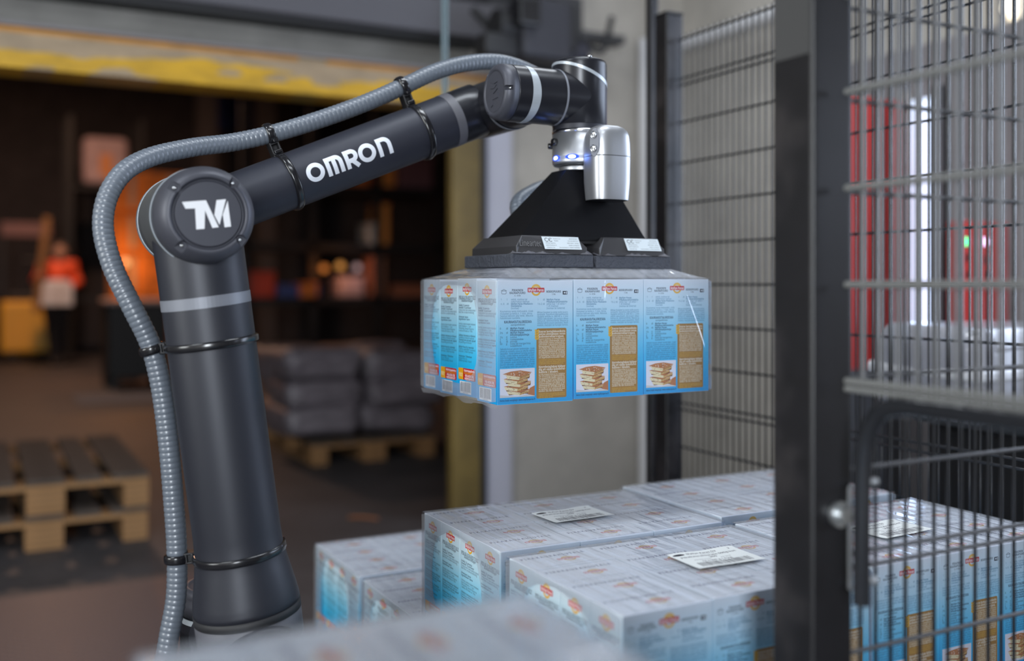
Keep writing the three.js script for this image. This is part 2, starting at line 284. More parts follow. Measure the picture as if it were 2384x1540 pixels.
// ---------------------------------------------------------------- carton prints
const FW = 720, FH = 1012;
function logo(c, x, y, s) {   // sun ring behind a red banner; s: banner width
  c.lineWidth = s * 0.095; c.strokeStyle = '#f2b93c'; c.beginPath(); c.arc(x, y, s * 0.255, 0, 7); c.stroke();
  c.fillStyle = '#f5c763'; for (let k = -3; k <= 3; k++) { c.save(); c.translate(x, y + s * 0.04); c.rotate(k * 0.24); c.fillRect(-s * 0.02, -s * 0.34, s * 0.04, s * 0.16); c.restore(); }
  c.fillStyle = '#cf2a35'; c.beginPath(); c.roundRect(x - s / 2, y - s * 0.115, s, s * 0.23, s * 0.03); c.fill();
  c.fillStyle = '#fff'; c.font = `bold ${s * 0.2}px sans-serif`; c.textAlign = 'center'; c.textBaseline = 'middle'; c.fillText('Myllyn Paras', x, y + s * 0.005, s * 0.92);
}
function lines(c, x, y, step, size, rows, style = '', maxw) { c.textAlign = 'left'; c.textBaseline = 'middle'; rows.forEach((t, i) => { const b = t[0] === '*'; c.font = `${b ? 'bold' : style} ${size}px sans-serif`; c.fillText(b ? t.slice(1) : t, x, y + i * step, maxw); }); }
const blueFade = (c, w, h, top) => { const g = c.createLinearGradient(0, 0, 0, h); g.addColorStop(0, top); g.addColorStop(0.25, '#c4e8f8'); g.addColorStop(0.55, '#66ccf4'); g.addColorStop(0.85, '#00aeea'); g.addColorStop(1, '#009fe0'); c.fillStyle = g; c.fillRect(0, 0, w, h); };
const frontTex = canvasTexture(FW, FH, (c, w, h) => {
  blueFade(c, w, h, '#e6eef6');
  const X = (x) => x * w, Y = (y) => y * h; c.fillStyle = '#2a4a66';
  // pot
  c.strokeStyle = '#3a4a5a'; c.lineWidth = 3; c.beginPath(); c.roundRect(X(0.053), Y(0.084), X(0.058), Y(0.024), 8); c.stroke(); c.beginPath(); c.moveTo(X(0.045), Y(0.084)); c.lineTo(X(0.082), Y(0.072)); c.lineTo(X(0.119), Y(0.084)); c.stroke();
  logo(c, X(0.503), Y(0.077), X(0.222));
  c.textAlign = 'center'; c.fillStyle = '#46525f'; c.font = `bold ${X(0.034)}px sans-serif`; c.fillText('PIKAINEN', X(0.258), Y(0.079), X(0.15)); c.fillText('KAURAPUURO', X(0.258), Y(0.1), X(0.21)); c.fillText('MIKROPUURO', X(0.739), Y(0.09), X(0.2));
  c.font = `${X(0.028)}px sans-serif`; c.fillText('n. 4:lle', X(0.258), Y(0.121)); c.fillText('1:lle', X(0.739), Y(0.111));
  c.fillStyle = '#2c3846'; c.beginPath(); c.roundRect(X(0.862), Y(0.085), X(0.064), Y(0.03), 4); c.fill(); c.fillStyle = '#dfe8f0'; c.fillRect(X(0.878), Y(0.093), X(0.022), Y(0.013)); c.fillRect(X(0.908), Y(0.089), X(0.012), Y(0.022));
  c.fillStyle = '#5c8cae'; const sz = X(0.0295), st = Y(0.0178);
  lines(c, X(0.173), Y(0.153), st, sz, ['vettä, maitoa tai', 'sokeroitua mehua', '*Myllyn Paras Pikakaura-', '*hiutaleita', '(suolaa)'], '', X(0.29));
  lines(c, X(0.04), Y(0.153), st * 2, sz, ['1', 'n. 6']); lines(c, X(0.118), Y(0.153), st * 2, sz, ['l', 'dl']);
  lines(c, X(0.643), Y(0.156), st, sz, ['*Myllyn Paras', '*Pikakaurahiutaleita', 'vettä (tai 1 dl vettä +', '1 dl maitoa)', '(suolaa tai sokeria)'], '', X(0.29));
  lines(c, X(0.522), Y(0.156), st * 2, sz, ['1', '1½-2']); lines(c, X(0.594), Y(0.156), st * 2, sz, ['dl', 'dl']);
  lines(c, X(0.033), Y(0.249), st, sz, ['Kuumenna neste kiehuvaksi. Lisää', 'hiutaleet ja keitä n. 1 min. Anna', 'hautua kannen alla hetki. Mausta', 'halutessasi suolalla.'], '', X(0.43));
  lines(c, X(0.517), Y(0.26), st * 0.98, sz, ['Mittaa hiutaleet ja neste isolle puuro-', 'lautaselle. Kypsennä mikroaaltouunin', 'täydellä teholla (n. 800 W) n. 2 min', 'välillä sekoittaen. Jos puuro alkaa', 'kiehua yli, vähennä tehoa. Mausta ja', 'sekoita valmis puuro tasaiseksi. Nauti', 'maidon, marjojen tai hunajan kanssa.'], '', X(0.42));
  c.fillStyle = '#24405a'; c.textAlign = 'center'; c.font = `bold ${X(0.04)}px sans-serif`; c.fillText('KAURAHIUTALERIESKA', X(0.264), Y(0.335), X(0.36)); c.font = `${sz}px sans-serif`; c.fillText('uunipellillinen', X(0.264), Y(0.358));
  lines(c, X(0.163), Y(0.386), st, sz, ['*Myllyn Paras', '*Pikakaurahiutaleita', '*Myllyn Paras', '*Hiivaleipäjauhoja', 'suolaa', 'ruokasoodaa', 'piimää', 'voita tai margariinia', 'sulatettuna'], '', X(0.29));
  lines(c, X(0.03), Y(0.386), st * 2, sz, ['6', '2½']); lines(c, X(0.11), Y(0.386), st * 2, sz, ['dl', 'dl']);
  lines(c, X(0.03), Y(0.386) + st * 4, st, sz, ['1½', '1', '6', '50']); lines(c, X(0.11), Y(0.386) + st * 4, st, sz, ['tl', 'tl', 'dl', 'g']);
  c.fillStyle = '#256088';
  lines(c, X(0.033), Y(0.553), st, sz, ['Sekoita kuivat aineet keskenään. Lisää', 'piimä ja sulatettu rasva ja sekoita taikina', 'tasaiseksi. Anna taikinan turvota puolisen', 'tuntia. Levitä taikina uunipellille voidel-', 'tulle leivinpaperille. Halutessasi voit ripo-', 'tella pinnalle hiutaleita tai leseitä. Paista', '250-asteisen uunin keskitasolla n. 20 min', 'kauniin väriseksi. Leikkaa paloiksi ja nauti', 'kuumana voin tai juuston kanssa.'], '', X(0.45));
  // printed picture of stacked flat bread
  const px = X(0.03), py = Y(0.712), pw = X(0.455), ph = Y(0.232); c.fillStyle = '#eceaf2'; c.fillRect(px, py, pw, ph);
  c.save(); c.beginPath(); c.rect(px, py, pw, ph); c.clip();
  const poly = (col, pts) => { c.fillStyle = col; c.beginPath(); pts.forEach(([a, b], i) => c[i ? 'lineTo' : 'moveTo'](px + a * pw, py + b * ph)); c.closePath(); c.fill(); };
  poly('#d9d3cf', [[0, 0.9], [0.5, 0.98], [1, 0.86], [1, 1], [0, 1]]);
  for (const [y0, sh] of [[0.8, 0.02], [0.66, -0.05], [0.52, 0.03], [0.4, -0.06], [0.27, 0.0]]) {
    poly('#6a3a1c', [[0.2 + sh, y0 + 0.02], [0.86 + sh, y0 + 0.0], [0.84 + sh, y0 + 0.09], [0.24 + sh, y0 + 0.12]]);
    poly('#f2e2b6', [[0.17 + sh, y0 - 0.04], [0.56 + sh, y0 + 0.05], [0.54 + sh, y0 + 0.14], [0.21 + sh, y0 + 0.08]]);
    poly('#d3a866', [[0.56 + sh, y0 + 0.06], [0.86 + sh, y0 - 0.05], [0.84 + sh, y0 + 0.04], [0.54 + sh, y0 + 0.14]]);
    poly('#bd7440', [[0.16 + sh, y0 - 0.05], [0.48 + sh, y0 - 0.11], [0.87 + sh, y0 - 0.06], [0.56 + sh, y0 + 0.05]]);
  }
  poly('#c17a45', [[0.08, 0.18], [0.3, 0.1], [0.58, 0.07], [0.92, 0.15], [0.58, 0.29]]); poly('#f0dfb4', [[0.1, 0.2], [0.57, 0.3], [0.56, 0.38], [0.2, 0.26]]); poly('#b98a4e', [[0.57, 0.3], [0.9, 0.17], [0.84, 0.25], [0.56, 0.38]]);
  poly('#c07848', [[0.86, 0.7], [1, 0.62], [1, 0.98], [0.8, 0.92]]); c.fillStyle = '#f3eee8';
  for (let k = 0; k < 16; k++) c.fillRect(px + pw * (0.3 + 0.4 * hash(k, 1, 9)), py + ph * (0.11 + 0.12 * hash(k, 2, 9)), 6, 5);
  for (let k = 0; k < 130; k++) { c.fillStyle = hash(k, 5, 9) > 0.5 ? 'rgba(90,45,20,.5)' : 'rgba(240,205,140,.4)'; c.fillRect(px + pw * (0.2 + 0.62 * hash(k, 3, 9)), py + ph * (0.12 + 0.78 * hash(k, 4, 9)), 8, 4); }
  c.restore();
  c.fillStyle = '#0d2c4c'; lines(c, X(0.03), Y(0.967), 0, X(0.03), ['*Katso lisää reseptejä: www.myllynparas.fi'], 'bold', X(0.46));
  // brown panel
  c.fillStyle = '#a87a30'; c.beginPath(); c.roundRect(X(0.508), Y(0.392), X(0.405), Y(0.574), 12); c.fill();
  c.fillStyle = '#edb52e'; for (let k = 0; k < 4; k++) for (const s of [-1, 1]) { c.beginPath(); c.ellipse(X(0.513) + s * 10, Y(0.41 + k * 0.021), 8, 13, s * 0.6, 0, 7); c.fill(); }
  c.fillStyle = '#f7f1e4'; const bs = X(0.035), bx = X(0.538);
  const serif = (t, y) => { c.font = `bold ${bs}px serif`; c.textAlign = 'left'; c.fillText(t, bx, Y(y), X(0.36)); };
  serif('Kauran beetaglukaanikuitu', 0.417); serif('auttaa alentamaan veren', 0.438); serif('kolesteroliarvojasi.', 0.459);
  const small = (rows, y) => { c.font = `${X(0.0275)}px serif`; rows.forEach((t, i) => c.fillText(t, bx, Y(y) + i * Y(0.0152), X(0.355))); };
  small(['Kauran kuidoissa on beetaglukaania,', 'joka auttaa alentamaan veren', 'kolesterolia osana ruokavaliota,', 'päivittäin 3 grammaa kauran', 'beetaglukaania. Yhdestä annoksesta', '(45 g) Myllyn Paras Pikakaurahiutaleita', 'saat puolet suositellusta päivittäisestä', 'beetaglukaanimäärästä. Nautitko', 'kaurapuuroa osana terveellistä', 'ruokavaliota; korkea kolesteroli', 'on sepelvaltimotaudin riski.'], 0.479);
  c.fillStyle = '#e2b23a'; small(['Terveellinen ruokavalio ja monipuolinen', 'liikunta auttavat sinua pitämään', 'kolesterolin tasapainossa.'], 0.651);
  c.fillStyle = '#f7f1e4'; serif('Havrebetaglukan hjälper', 0.708); serif('dig att sänka kolesterol-', 0.729); serif('halten i blodet.', 0.75);
  small(['En hög kolesterolhalt är en riskfaktor', 'för utveckling av hjärtsjukdom.', 'Den gynnsamma effekten uppnås vid', 'ett dagligt intag på 3 gram betaglukan', 'varav. En portion (45 g) Myllyn Paras', 'Snabbhavreflingor ger hälften av det', 'rekommenderade dagsintaget betaglukan.', 'Havregröt är en hälsosam mat', 'en hälsosam och välsmakande kost', 'sänker du ditt kolesterol.'], 0.77);
  c.fillStyle = '#e2b23a'; small(['Hälsosam kost och mångsidig motion', 'hjälper dig att hålla kolesterolet', 'på en bra nivå.'], 0.928);
});
const sideTex = canvasTexture(384, FH, (c, w, h) => {
  blueFade(c, w, h, '#e2ecf4'); const X = (x) => x * w, Y = (y) => y * h;
  logo(c, X(0.5), Y(0.09), X(0.46));
  c.fillStyle = '#223344'; c.textAlign = 'center'; c.textBaseline = 'middle'; c.font = `bold ${X(0.115)}px serif`; c.fillText('PIKAKAURAHIUTALE', X(0.5), Y(0.163), X(0.88)); c.font = `bold italic ${X(0.075)}px serif`; c.fillText('Snabbhavreflinger', X(0.5), Y(0.188), X(0.6));
  c.fillStyle = '#35556c';
  const rows = ['*Sisältö: 12 annosta', '*Innehåll: 12 portioner', 'Parasta ennen: katso päiväys kyljestä', 'Bäst före: se datummärkning', '', '*Ainesosat: kaura', '*Ingredienser: havre', '', 'Valmistus: sekoita hiutaleet nesteeseen', 'Keitä hiljalleen n. 1 min', 'Tillredning: blanda flingorna', 'i vätska och koka ca 1 min', '', '*Säilytys: kuivassa ja viileässä', 'Kuivassa ja viileässä avattuna', '*Förvaring: torrt och svalt, öppnad', 'förpackning väl tillsluten', '', '*Myllyn Paras Oy, Hyvinkää', 'Tuote on valmistettu Suomessa', 'Helmitie 3, 05840 Hyvinkää', '', '*Valmistaja / Tillverkare', 'Myllyn Paras Oy', '05840 Hyvinkää, Finland'];
  lines(c, X(0.06), Y(0.228), Y(0.0198), X(0.062), rows, '', X(0.88));
  c.fillStyle = '#efab18'; c.beginPath(); c.roundRect(X(0.04), Y(0.765), X(0.9), Y(0.1), 14); c.fill(); c.fillStyle = '#c1121f'; c.beginPath(); c.roundRect(X(0.3), Y(0.765), X(0.64), Y(0.1), 14); c.fill(); c.fillRect(X(0.3), Y(0.765), 20, Y(0.1));
  c.fillStyle = '#f6e7b8'; c.font = `bold ${X(0.06)}px sans-serif`; c.textAlign = 'center'; c.fillText('✳', X(0.17), Y(0.795)); c.fillText('Myllyn', X(0.17), Y(0.815), X(0.22)); c.fillText('Paras', X(0.17), Y(0.833), X(0.22));
  c.fillStyle = '#fff'; c.font = `bold ${X(0.075)}px sans-serif`; c.fillText('Kuluttajapalvelu', X(0.62), Y(0.784), X(0.56)); c.fillStyle = '#f0a830'; c.fillText('Konsumenttjänst', X(0.62), Y(0.804), X(0.56)); c.fillStyle = '#fff'; c.fillText('010 4236 238', X(0.62), Y(0.828), X(0.5)); c.fillText('myllynparas.fi', X(0.62), Y(0.85), X(0.5));
  c.fillStyle = '#f4f2f4'; c.fillRect(X(0.12), Y(0.878), X(0.6), Y(0.105)); c.fillStyle = '#222'; let bx = X(0.17); while (bx < X(0.67)) { const bw = 2 + Math.floor(hash(bx, 3, 1) * 5); c.fillRect(bx, Y(0.885), bw, Y(0.082)); bx += bw + 3 + Math.floor(hash(bx, 4, 1) * 5); } c.font = '14px sans-serif'; c.fillText('6 416597 843127', X(0.42), Y(0.975));
});
const topTex = canvasTexture(FW, 384, (c, w, h) => {
  c.fillStyle = '#eef1f6'; c.fillRect(0, 0, w, h);
  c.fillStyle = '#161f58'; c.textAlign = 'center'; c.textBaseline = 'middle'; c.font = 'bold 60px sans-serif'; c.save(); c.letterSpacing = '10px'; c.fillText('PIKAKAURAHIUTALE', w * 0.46, h * 0.24, w * 0.8); c.restore();
  logo(c, w * 0.56, h * 0.55, w * 0.27); c.fillStyle = '#55607c'; c.font = '22px sans-serif'; c.fillText('500 g · valmistettu Suomessa · tillverkad i Finland', w * 0.5, h * 0.9, w * 0.8);
});
const stickerTex = canvasTexture(512, 360, (c, w, h) => {
  c.fillStyle = '#dfe2e0'; c.fillRect(0, 0, w, h); c.fillStyle = '#1c1a26'; c.textBaseline = 'middle'; c.textAlign = 'left';
  c.beginPath(); c.ellipse(62, 44, 44, 17, 0, 0, 7); c.fill(); c.font = 'bold 30px sans-serif'; c.fillText('Myllyn Paras Oy', 120, 40); c.font = '16px sans-serif'; c.fillText('05840 Hyvinkää', 210, 66); c.font = 'bold 30px sans-serif'; c.fillText('2', 448, 38);
  c.font = 'bold 34px sans-serif'; c.fillText('Pikakaurahiutale 500g kot', 36, 104, 440); c.font = 'bold 36px sans-serif'; c.fillText('369', 226, 146); c.font = '20px sans-serif'; c.fillText('Parasta ennen', 90, 178); c.fillText('erä 2018', 290, 178); c.font = 'bold 30px sans-serif'; c.fillText('12 x 500 g = 6 kg', 120, 216);
  let bx = 60; while (bx < 452) { const bw = 3 + Math.floor(hash(bx, 8, 2) * 9); c.fillRect(bx, 240, bw, 78); bx += bw + 4 + Math.floor(hash(bx, 9, 2) * 8); } c.font = '18px sans-serif'; c.fillText('(02) 0 6416597 84312', 140, 338);
});
const paper = (map) => std({ map, roughness: 0.45 });
const CM = [paper(sideTex), paper(sideTex), paper(topTex), std({ color: lin(0.75, 0.77, 0.8), roughness: 0.6 }), paper(frontTex), paper(frontTex)];
CM[1] = CM[0]; CM[5] = CM[4];
const CWID = 0.1316, CDEP = 0.0701, CHEI = 0.185, PW = CWID * 3, PD = CDEP * 4;
const cartonGeo = new RoundedBoxGeometry(CWID - 0.0012, CHEI, CDEP - 0.001, 2, 0.0009);

// ---------------------------------------------------------------- film-wrapped packs
function filmMat(trans, bump, rep, rough = 0.16) {
  const b = streakBump.clone(); b.repeat.set(rep[0], rep[1]); b.needsUpdate = true;
  return phys({ color: lin(0.80, 0.82, 0.86), roughness: rough, transmission: trans, thickness: 0, ior: 1.5, bumpMap: b, bumpScale: bump });
}
const FILM = [filmMat(0.77, 0.0048, [1.2, 1], 0.1), filmMat(0.965, 0.0007, [0.8, 1.2], 0.08), filmMat(0.76, 0.0008, [0.5, 0.5], 0.15)];
function gridSurface(nu, nv, fn) {
  const pos = [], uv = [], idx = [];
  for (let j = 0; j <= nv; j++) for (let i = 0; i <= nu; i++) { const p = fn(i / nu, j / nv); pos.push(p[0], p[1], p[2]); uv.push(p[3] ?? i / nu, p[4] ?? j / nv); }
  for (let j = 0; j < nv; j++) for (let i = 0; i < nu; i++) { const o = j * (nu + 1) + i; idx.push(o, o + 1, o + nu + 1, o + 1, o + nu + 2, o + nu + 1); }
  const g = new THREE.BufferGeometry(); g.setAttribute('position', new THREE.Float32BufferAttribute(pos, 3)); g.setAttribute('uv', new THREE.Float32BufferAttribute(uv, 2)); g.setIndex(idx); g.computeVertexNormals(); return g;
}
// film in the pack's frame: x along the three cartons, z along the four, origin at the bottom's middle
function filmGeo(s, lift) {
  const e = 0.0022, hx = PW / 2 + e, hz = PD / 2 + e, top = CHEI + e, nz = (x, y, k) => fbm(x + 10, y + 10, s + k, 64, 3) - 0.5;
  const tent = (x, z) => { if (!lift) return 0; const [x0, x1, z0, z1, h] = lift, dx = Math.max(x0 - x, x - x1, 0), dz = Math.max(z0 - z, z - z1, 0), tx = x < x0 ? dx / (x0 + hx) : x > x1 ? dx / (hx - x1) : 0, tz = z < z0 ? dz / (z0 + hz) : z > z1 ? dz / (hz - z1) : 0, t = clamp(Math.max(tx, tz)); return h * Math.pow(1 - t, 1.25); };
  const topG = gridSurface(44, 36, (u, v) => { const x = (u * 2 - 1) * hx, z = (1 - v * 2) * hz, rim = Math.min(1, (1 - Math.abs(u * 2 - 1)) * 12, (1 - Math.abs(v * 2 - 1)) * 12); return [x, top + tent(x, z) + (lift ? 0.35 : 1) * rim * (0.0009 * (nz(x * 70, z * 9, 1) + 0.3) + 0.0014 * Math.abs(nz(x * 14, z * 14, 2))), z, u, v]; });
  const CR = lift ? [[0.165, 0.9, 0.0, 0.16], [0.27, 0.62, 0.19, 0.2], [0.475, 0.97, 0.455, 0.72], [0.86, 0.9, 0.97, 0.35]] : [[rr(0.1, 0.3), 0.9, rr(0, 0.1), 0.2]];
  const crease = (x, y) => { let m = 0; for (const [x0, y0, x1, y1] of CR) { const ax = (x1 - x0) * 2.1, ay = y1 - y0, px = (x - x0) * 2.1, py = y - y0, t = clamp((px * ax + py * ay) / (ax * ax + ay * ay)), d = Math.hypot(px - ax * t, py - ay * t); m += Math.exp(-d * d / 0.00022) * Math.sin(Math.PI * clamp(t * 0.9 + 0.05)); } return m * 0.003; };
  const wall = (sgn) => gridSurface(lift ? 170 : 24, lift ? 70 : 10, (u, v) => { const x = (u * 2 - 1) * hx, k = Math.sin(Math.PI * v) * Math.sin(Math.PI * u); return [x, v * top, sgn * (hz + 0.0016 * k * (nz(x * 20, v * 6, 4) + 0.4) + (lift ? crease(u, v) : 0)), u, v]; });
  const end = (sgn) => gridSurface(56, 8, (u, v) => {
    const f = u * 2 * Math.PI, cz = -0.004, cy = top * 0.53, ca = Math.cos(f), sa = Math.sin(f), wob = 1 + 0.14 * nz(ca * 2.2 + 4, sa * 2.2 + 4, 6);
    const hzr = 0.088 * wob, hyr = 0.078 * wob, pow = (a) => Math.sign(a) * Math.pow(Math.abs(a), 0.7), iz = cz + hzr * pow(ca), iy = cy + hyr * pow(sa);
    const k = 1 / Math.max(Math.abs(ca) / hz, Math.abs(sa) / (top / 2)), oz = clamp(k * ca, -hz, hz), oy = top / 2 + clamp(k * sa, -top / 2, top / 2);
    const z = iz + (oz - iz) * v, y = iy + (oy - iy) * v, w = Math.sin(Math.PI * v);
    return [sgn * (hx + 0.0014 + 0.003 * w * (nz(z * 25, y * 20, 7) + 0.35) + (v < 0.05 ? 0.0012 : 0)), y, z, z * 4, y * 5];
  });
  const hem = gridSurface(40, 2, (u, v) => { const z = (u * 2 - 1) * hz; return [-hx - 0.001 + 0.004 * v, -v * (0.003 + 0.011 * Math.max(0, nz(z * 30, 1, 8) + 0.3)), z, u, v]; });
  const tops = [topG, mergeGeometries([wall(1), wall(-1)]), mergeGeometries([end(1), end(-1), hem])];
  return mergeGeometries(tops.map((g) => g), true);
}
const stickerGeo = gridSurface(14, 8, (u, v) => [(u - 0.5) * 0.112, 0.0005 * Math.sin(u * 9) * (0.4 + v) + 0.0008 * smooth(0.8, 1, Math.abs(v * 2 - 1)), (0.5 - v) * 0.076, u, v]);
function makePack(s, o = {}) {
  const t = new THREE.Group(); t.name = numbered('carton_pack'); let q = s * 17 + 3; const r = () => { q = (q * 1664525 + 1013904223) >>> 0; return q / 4294967296 - 0.5; };
  for (let j = 0; j < 4; j++) for (let i = 0; i < 3; i++) {
    if (o.shell && i === 1 && (j === 1 || j === 2)) continue;
    const m = shadow(new THREE.Mesh(cartonGeo, CM)); const n = t.children.length; m.name = n ? 'carton_' + String(n).padStart(3, '0') : 'carton';
    m.position.set((i - 1) * CWID + r() * 0.0008, CHEI / 2 + (o.jitter ?? 0.0015) * r(), (1.5 - j) * CDEP + r() * 0.0006); m.rotation.y = r() * 0.006; t.add(m);
  }
  if (!o.noFilm) { const f = shadow(new THREE.Mesh(filmGeo(s, o.lift), FILM)); f.name = 'shrink_film'; f.userData = { label: 'clear glossy shrink film with an oval opening at each end' }; t.add(f); }
  if (o.sticker) { const k = shadow(new THREE.Mesh(stickerGeo, std({ map: stickerTex, roughness: 0.5 }))); k.name = 'label_sticker'; k.position.set(o.sticker[0], CHEI + 0.0046, o.sticker[1]); k.rotation.y = o.sticker[2]; t.add(k); }
  scene.add(t); return t;
}
function putPack(t, X, a, y, label, group, turn = 0) { t.position.set(X, y, -a); t.rotation.y = turn; tag(t, label, 'carton pack', group); return t; }
const L1 = 0.144, L2 = L1 + CHEI + 0.004, L3 = L2 + CHEI + 0.004, SX = 0.6505, TOPG = 'carton packs on the pallet stack';
const xl = SX + PW / 2 + 0.002, xr = xl + PW + 0.008, ROW = [0.969 + PD / 2, 1.269 + PD / 2, 1.571 + PD / 2, 1.873 + PD / 2];
// the pack held by the gripper
const HELD = V3(0.6785 + PW / 2, CAMH + 0.0078 - CHEI, 1.3348 + PD / 2);
const held = makePack(1, { lift: [0.7245 - HELD.x, 1.028 - HELD.x, -(1.551 - HELD.z), -(1.377 - HELD.z), 0.0165], jitter: 0.004 });
putPack(held, HELD.x, HELD.z, HELD.y, 'blue and white carton pack hanging under the suction gripper', TOPG, 0.003);
putPack(makePack(2, { sticker: [0.005, 0.0, 0.05] }), xl, ROW[1], L3, 'top layer carton pack at the back corner nearest the robot, barcode label on top', TOPG, -0.004);
putPack(makePack(3, { sticker: [0.05, 0.005, -0.03] }), xl + 0.001, ROW[0], L3 - 0.003, 'top layer carton pack in front, left of the black post, barcode label on top', TOPG, 0.004);
putPack(makePack(4, {}), xr + 0.004, ROW[1] + 0.02, L3 + 0.002, 'top layer carton pack behind the post at the back right of the stack', TOPG, 0.01);
putPack(makePack(5, { sticker: [-0.02, 0.01, 0.08] }), xr, ROW[0], L3, 'top layer carton pack behind the wire mesh right of the black post', TOPG, -0.006);
putPack(makePack(6, {}), xl, ROW[3], L2, 'carton pack one layer lower at the far end of the stack beside the robot', TOPG, 0.005);
putPack(makePack(7, {}), xl + 0.002, ROW[2], L2, 'carton pack one layer lower, directly behind the raised top layer', TOPG, -0.004);
for (const [x, row] of [[xr, 2], [xr, 3]]) putPack(makePack(8, {}), x, ROW[row], L2, 'second layer carton pack at the right rear of the pallet stack', 'rear right packs of the second layer', 0);
const lowPack = makePack(20, { noFilm: true, shell: true });
{ let first = true; for (const y of [L2, L1]) for (let k = 0; k < 4; k++) for (const x of [xl, xr]) { if (y === L2 && k > 1) continue; const c = first ? lowPack : lowPack.clone(); if (!first) { c.name = numbered('carton_pack'); scene.add(c); } first = false; putPack(c, x, ROW[k], y, 'carton pack hidden in the lower layers of the pallet stack', 'packs in the hidden lower layers'); } }
putPack(makePack(9, {}), 0.23, 0.681 - PW / 2, CAMH - 0.238 - CHEI, 'blurred carton pack on the infeed conveyor closest to the camera', TOPG, Math.PI / 2);

// pallets
function makePallet(mat, label, x, a, y, turn, group) {
  const t = thing('pallet', label, 'pallet', V3(x, y, -a), group, turn), put = (name, w, h, d, cx, cy, cz, mm = mat) => { const g = uvMetres(rbox(w, h, d, V3(cx, cy, cz), 0.003, 1), 3); const m = shadow(new THREE.Mesh(g, mm)); const n = t.children.filter((c) => c.name.startsWith(name)).length; m.name = n ? name + '_' + String(n).padStart(3, '0') : name; t.add(m); };
  for (const [k, w] of [[-0.3275, 0.145], [-0.165, 0.1], [0, 0.145], [0.165, 0.1], [0.3275, 0.145]]) put('deck_board', w, 0.022, 1.2, k, 0.133, 0, M.woodGrey);
  for (const z of [-0.5275, 0, 0.5275]) { put('cross_board', 0.8, 0.022, 0.145, 0, 0.111, z); for (const x0 of [-0.3275, 0, 0.3275]) put('block', x0 ? 0.1 : 0.145, 0.078, 0.145, x0 ? x0 * 1.07 : 0, 0.061, z); }
  for (const x0 of [-0.35, 0, 0.35]) put('bottom_board', x0 ? 0.1 : 0.145, 0.022, 1.2, x0, 0.011, 0);
  return t;
}
makePallet(M.wood, 'wooden pallet under the stack of blue carton packs', SX + 0.4, (ROW[0] + ROW[3]) / 2, 0, 0);
makePallet(M.wood, 'lower wooden pallet of the empty pair on the floor', 0.24, 5.14, 0, 0);
makePallet(M.wood, 'upper wooden pallet of the empty pair on the floor', 0.245, 5.14, 0.145, 0);

// infeed conveyor under the near pack
{
  const y = CAMH - 0.238 - CHEI, t = thing('roller_conveyor', 'grey roller conveyor carrying the blurred near carton pack', 'conveyor', V3(0.23, 0, -0.2));
  for (const x of [0.055, 0.405]) obj('side_rail', span(x - 0.015, x + 0.015, y - 0.1, y - 0.012, -0.5, 0.72, 0.004), M.steel, t);
  for (let k = 0; k < 16; k++) obj('roller', rod(V3(0.07, y - 0.026, -(-0.45 + k * 0.075)), V3(0.39, y - 0.026, -(-0.45 + k * 0.075)), 0.025, 16), M.zinc, t);
  for (const x of [0.055, 0.405]) for (const a of [-0.42, 0.64]) obj('leg', span(x - 0.02, x + 0.02, 0, y - 0.1, a - 0.02, a + 0.02), M.steel, t);
}

// added plate on posts above the picture, put in to shade the near pack from the ceiling lamps
{
  const t = thing('shade_hood', 'added plate above the camera that shades the near carton pack', 'hood', V3(0.15, 0, -0.2));
  obj('shade_plate', span(-0.45, 0.62, 1.86, 1.88, -0.55, 0.93, 0.004), M.darkGrey, t);
  for (const x of [-0.43, 0.60]) for (const a of [-0.53]) obj('shade_plate_post', span(x - 0.02, x + 0.02, 0, 1.86, a - 0.02, a + 0.02), M.darkGrey, t);
}

// ---------------------------------------------------------------- robot arm
const Z = V3(0, 0, 1), Xd = V3(1, 0, 0), AC = 1.46, AF = 1.60, AW = 1.464;
const elbow = (a) => P(0.2685, 0.093, a), S = (a) => P(0.351, -0.538, a), J4 = (a) => P(0.79, 0.3125, a);
const robot = thing('jointed_robot', 'dark grey jointed robot arm with white lettering on its upper tube', 'robot arm', P(0.342, -0.70, 1.62));
const csg = new Evaluator(); csg.useGroups = false;
function capGeo(prof, notches, r1, nw) {   // cap along +y, screw pockets cut at the given angles
  let b = new Brush(new THREE.LatheGeometry(prof.map(([r, t]) => new THREE.Vector2(r, t)), 96)); b.updateMatrixWorld();
  const h = prof[prof.length - 1][1];
  for (const f of notches) {
    const c = new Brush(new THREE.CylinderGeometry(nw / 2, nw / 2, 0.02, 20)); c.position.set(Math.cos(f) * r1, h, Math.sin(f) * r1); c.updateMatrixWorld(); b = csg.evaluate(b, c, SUBTRACTION);
    const k = new Brush(new THREE.BoxGeometry(0.03, 0.02, nw * 0.95)); k.position.set(Math.cos(f) * (r1 + 0.015), h - 0.001, Math.sin(f) * (r1 + 0.015)); k.rotation.y = -f; k.updateMatrixWorld(); b = csg.evaluate(b, k, SUBTRACTION);
  }
  return b.geometry;
}
function emblem(depth, s = 8.79e-5) {   // two-letter mark, drawn in a plane with y up
  const f = ([x, y]) => new THREE.Vector2((x - 828) * s, (730 - y) * s), sh = (p) => new THREE.Shape(p.map(f));
  return new THREE.ExtrudeGeometry([sh([[440, 568], [490, 665], [628, 655], [645, 968], [765, 955], [772, 680], [880, 940], [972, 925], [785, 527]]), sh([[940, 520], [1078, 500], [985, 890], [908, 745]]), sh([[1105, 522], [1155, 910], [1060, 925], [1032, 735]])], { depth, bevelEnabled: false });
}
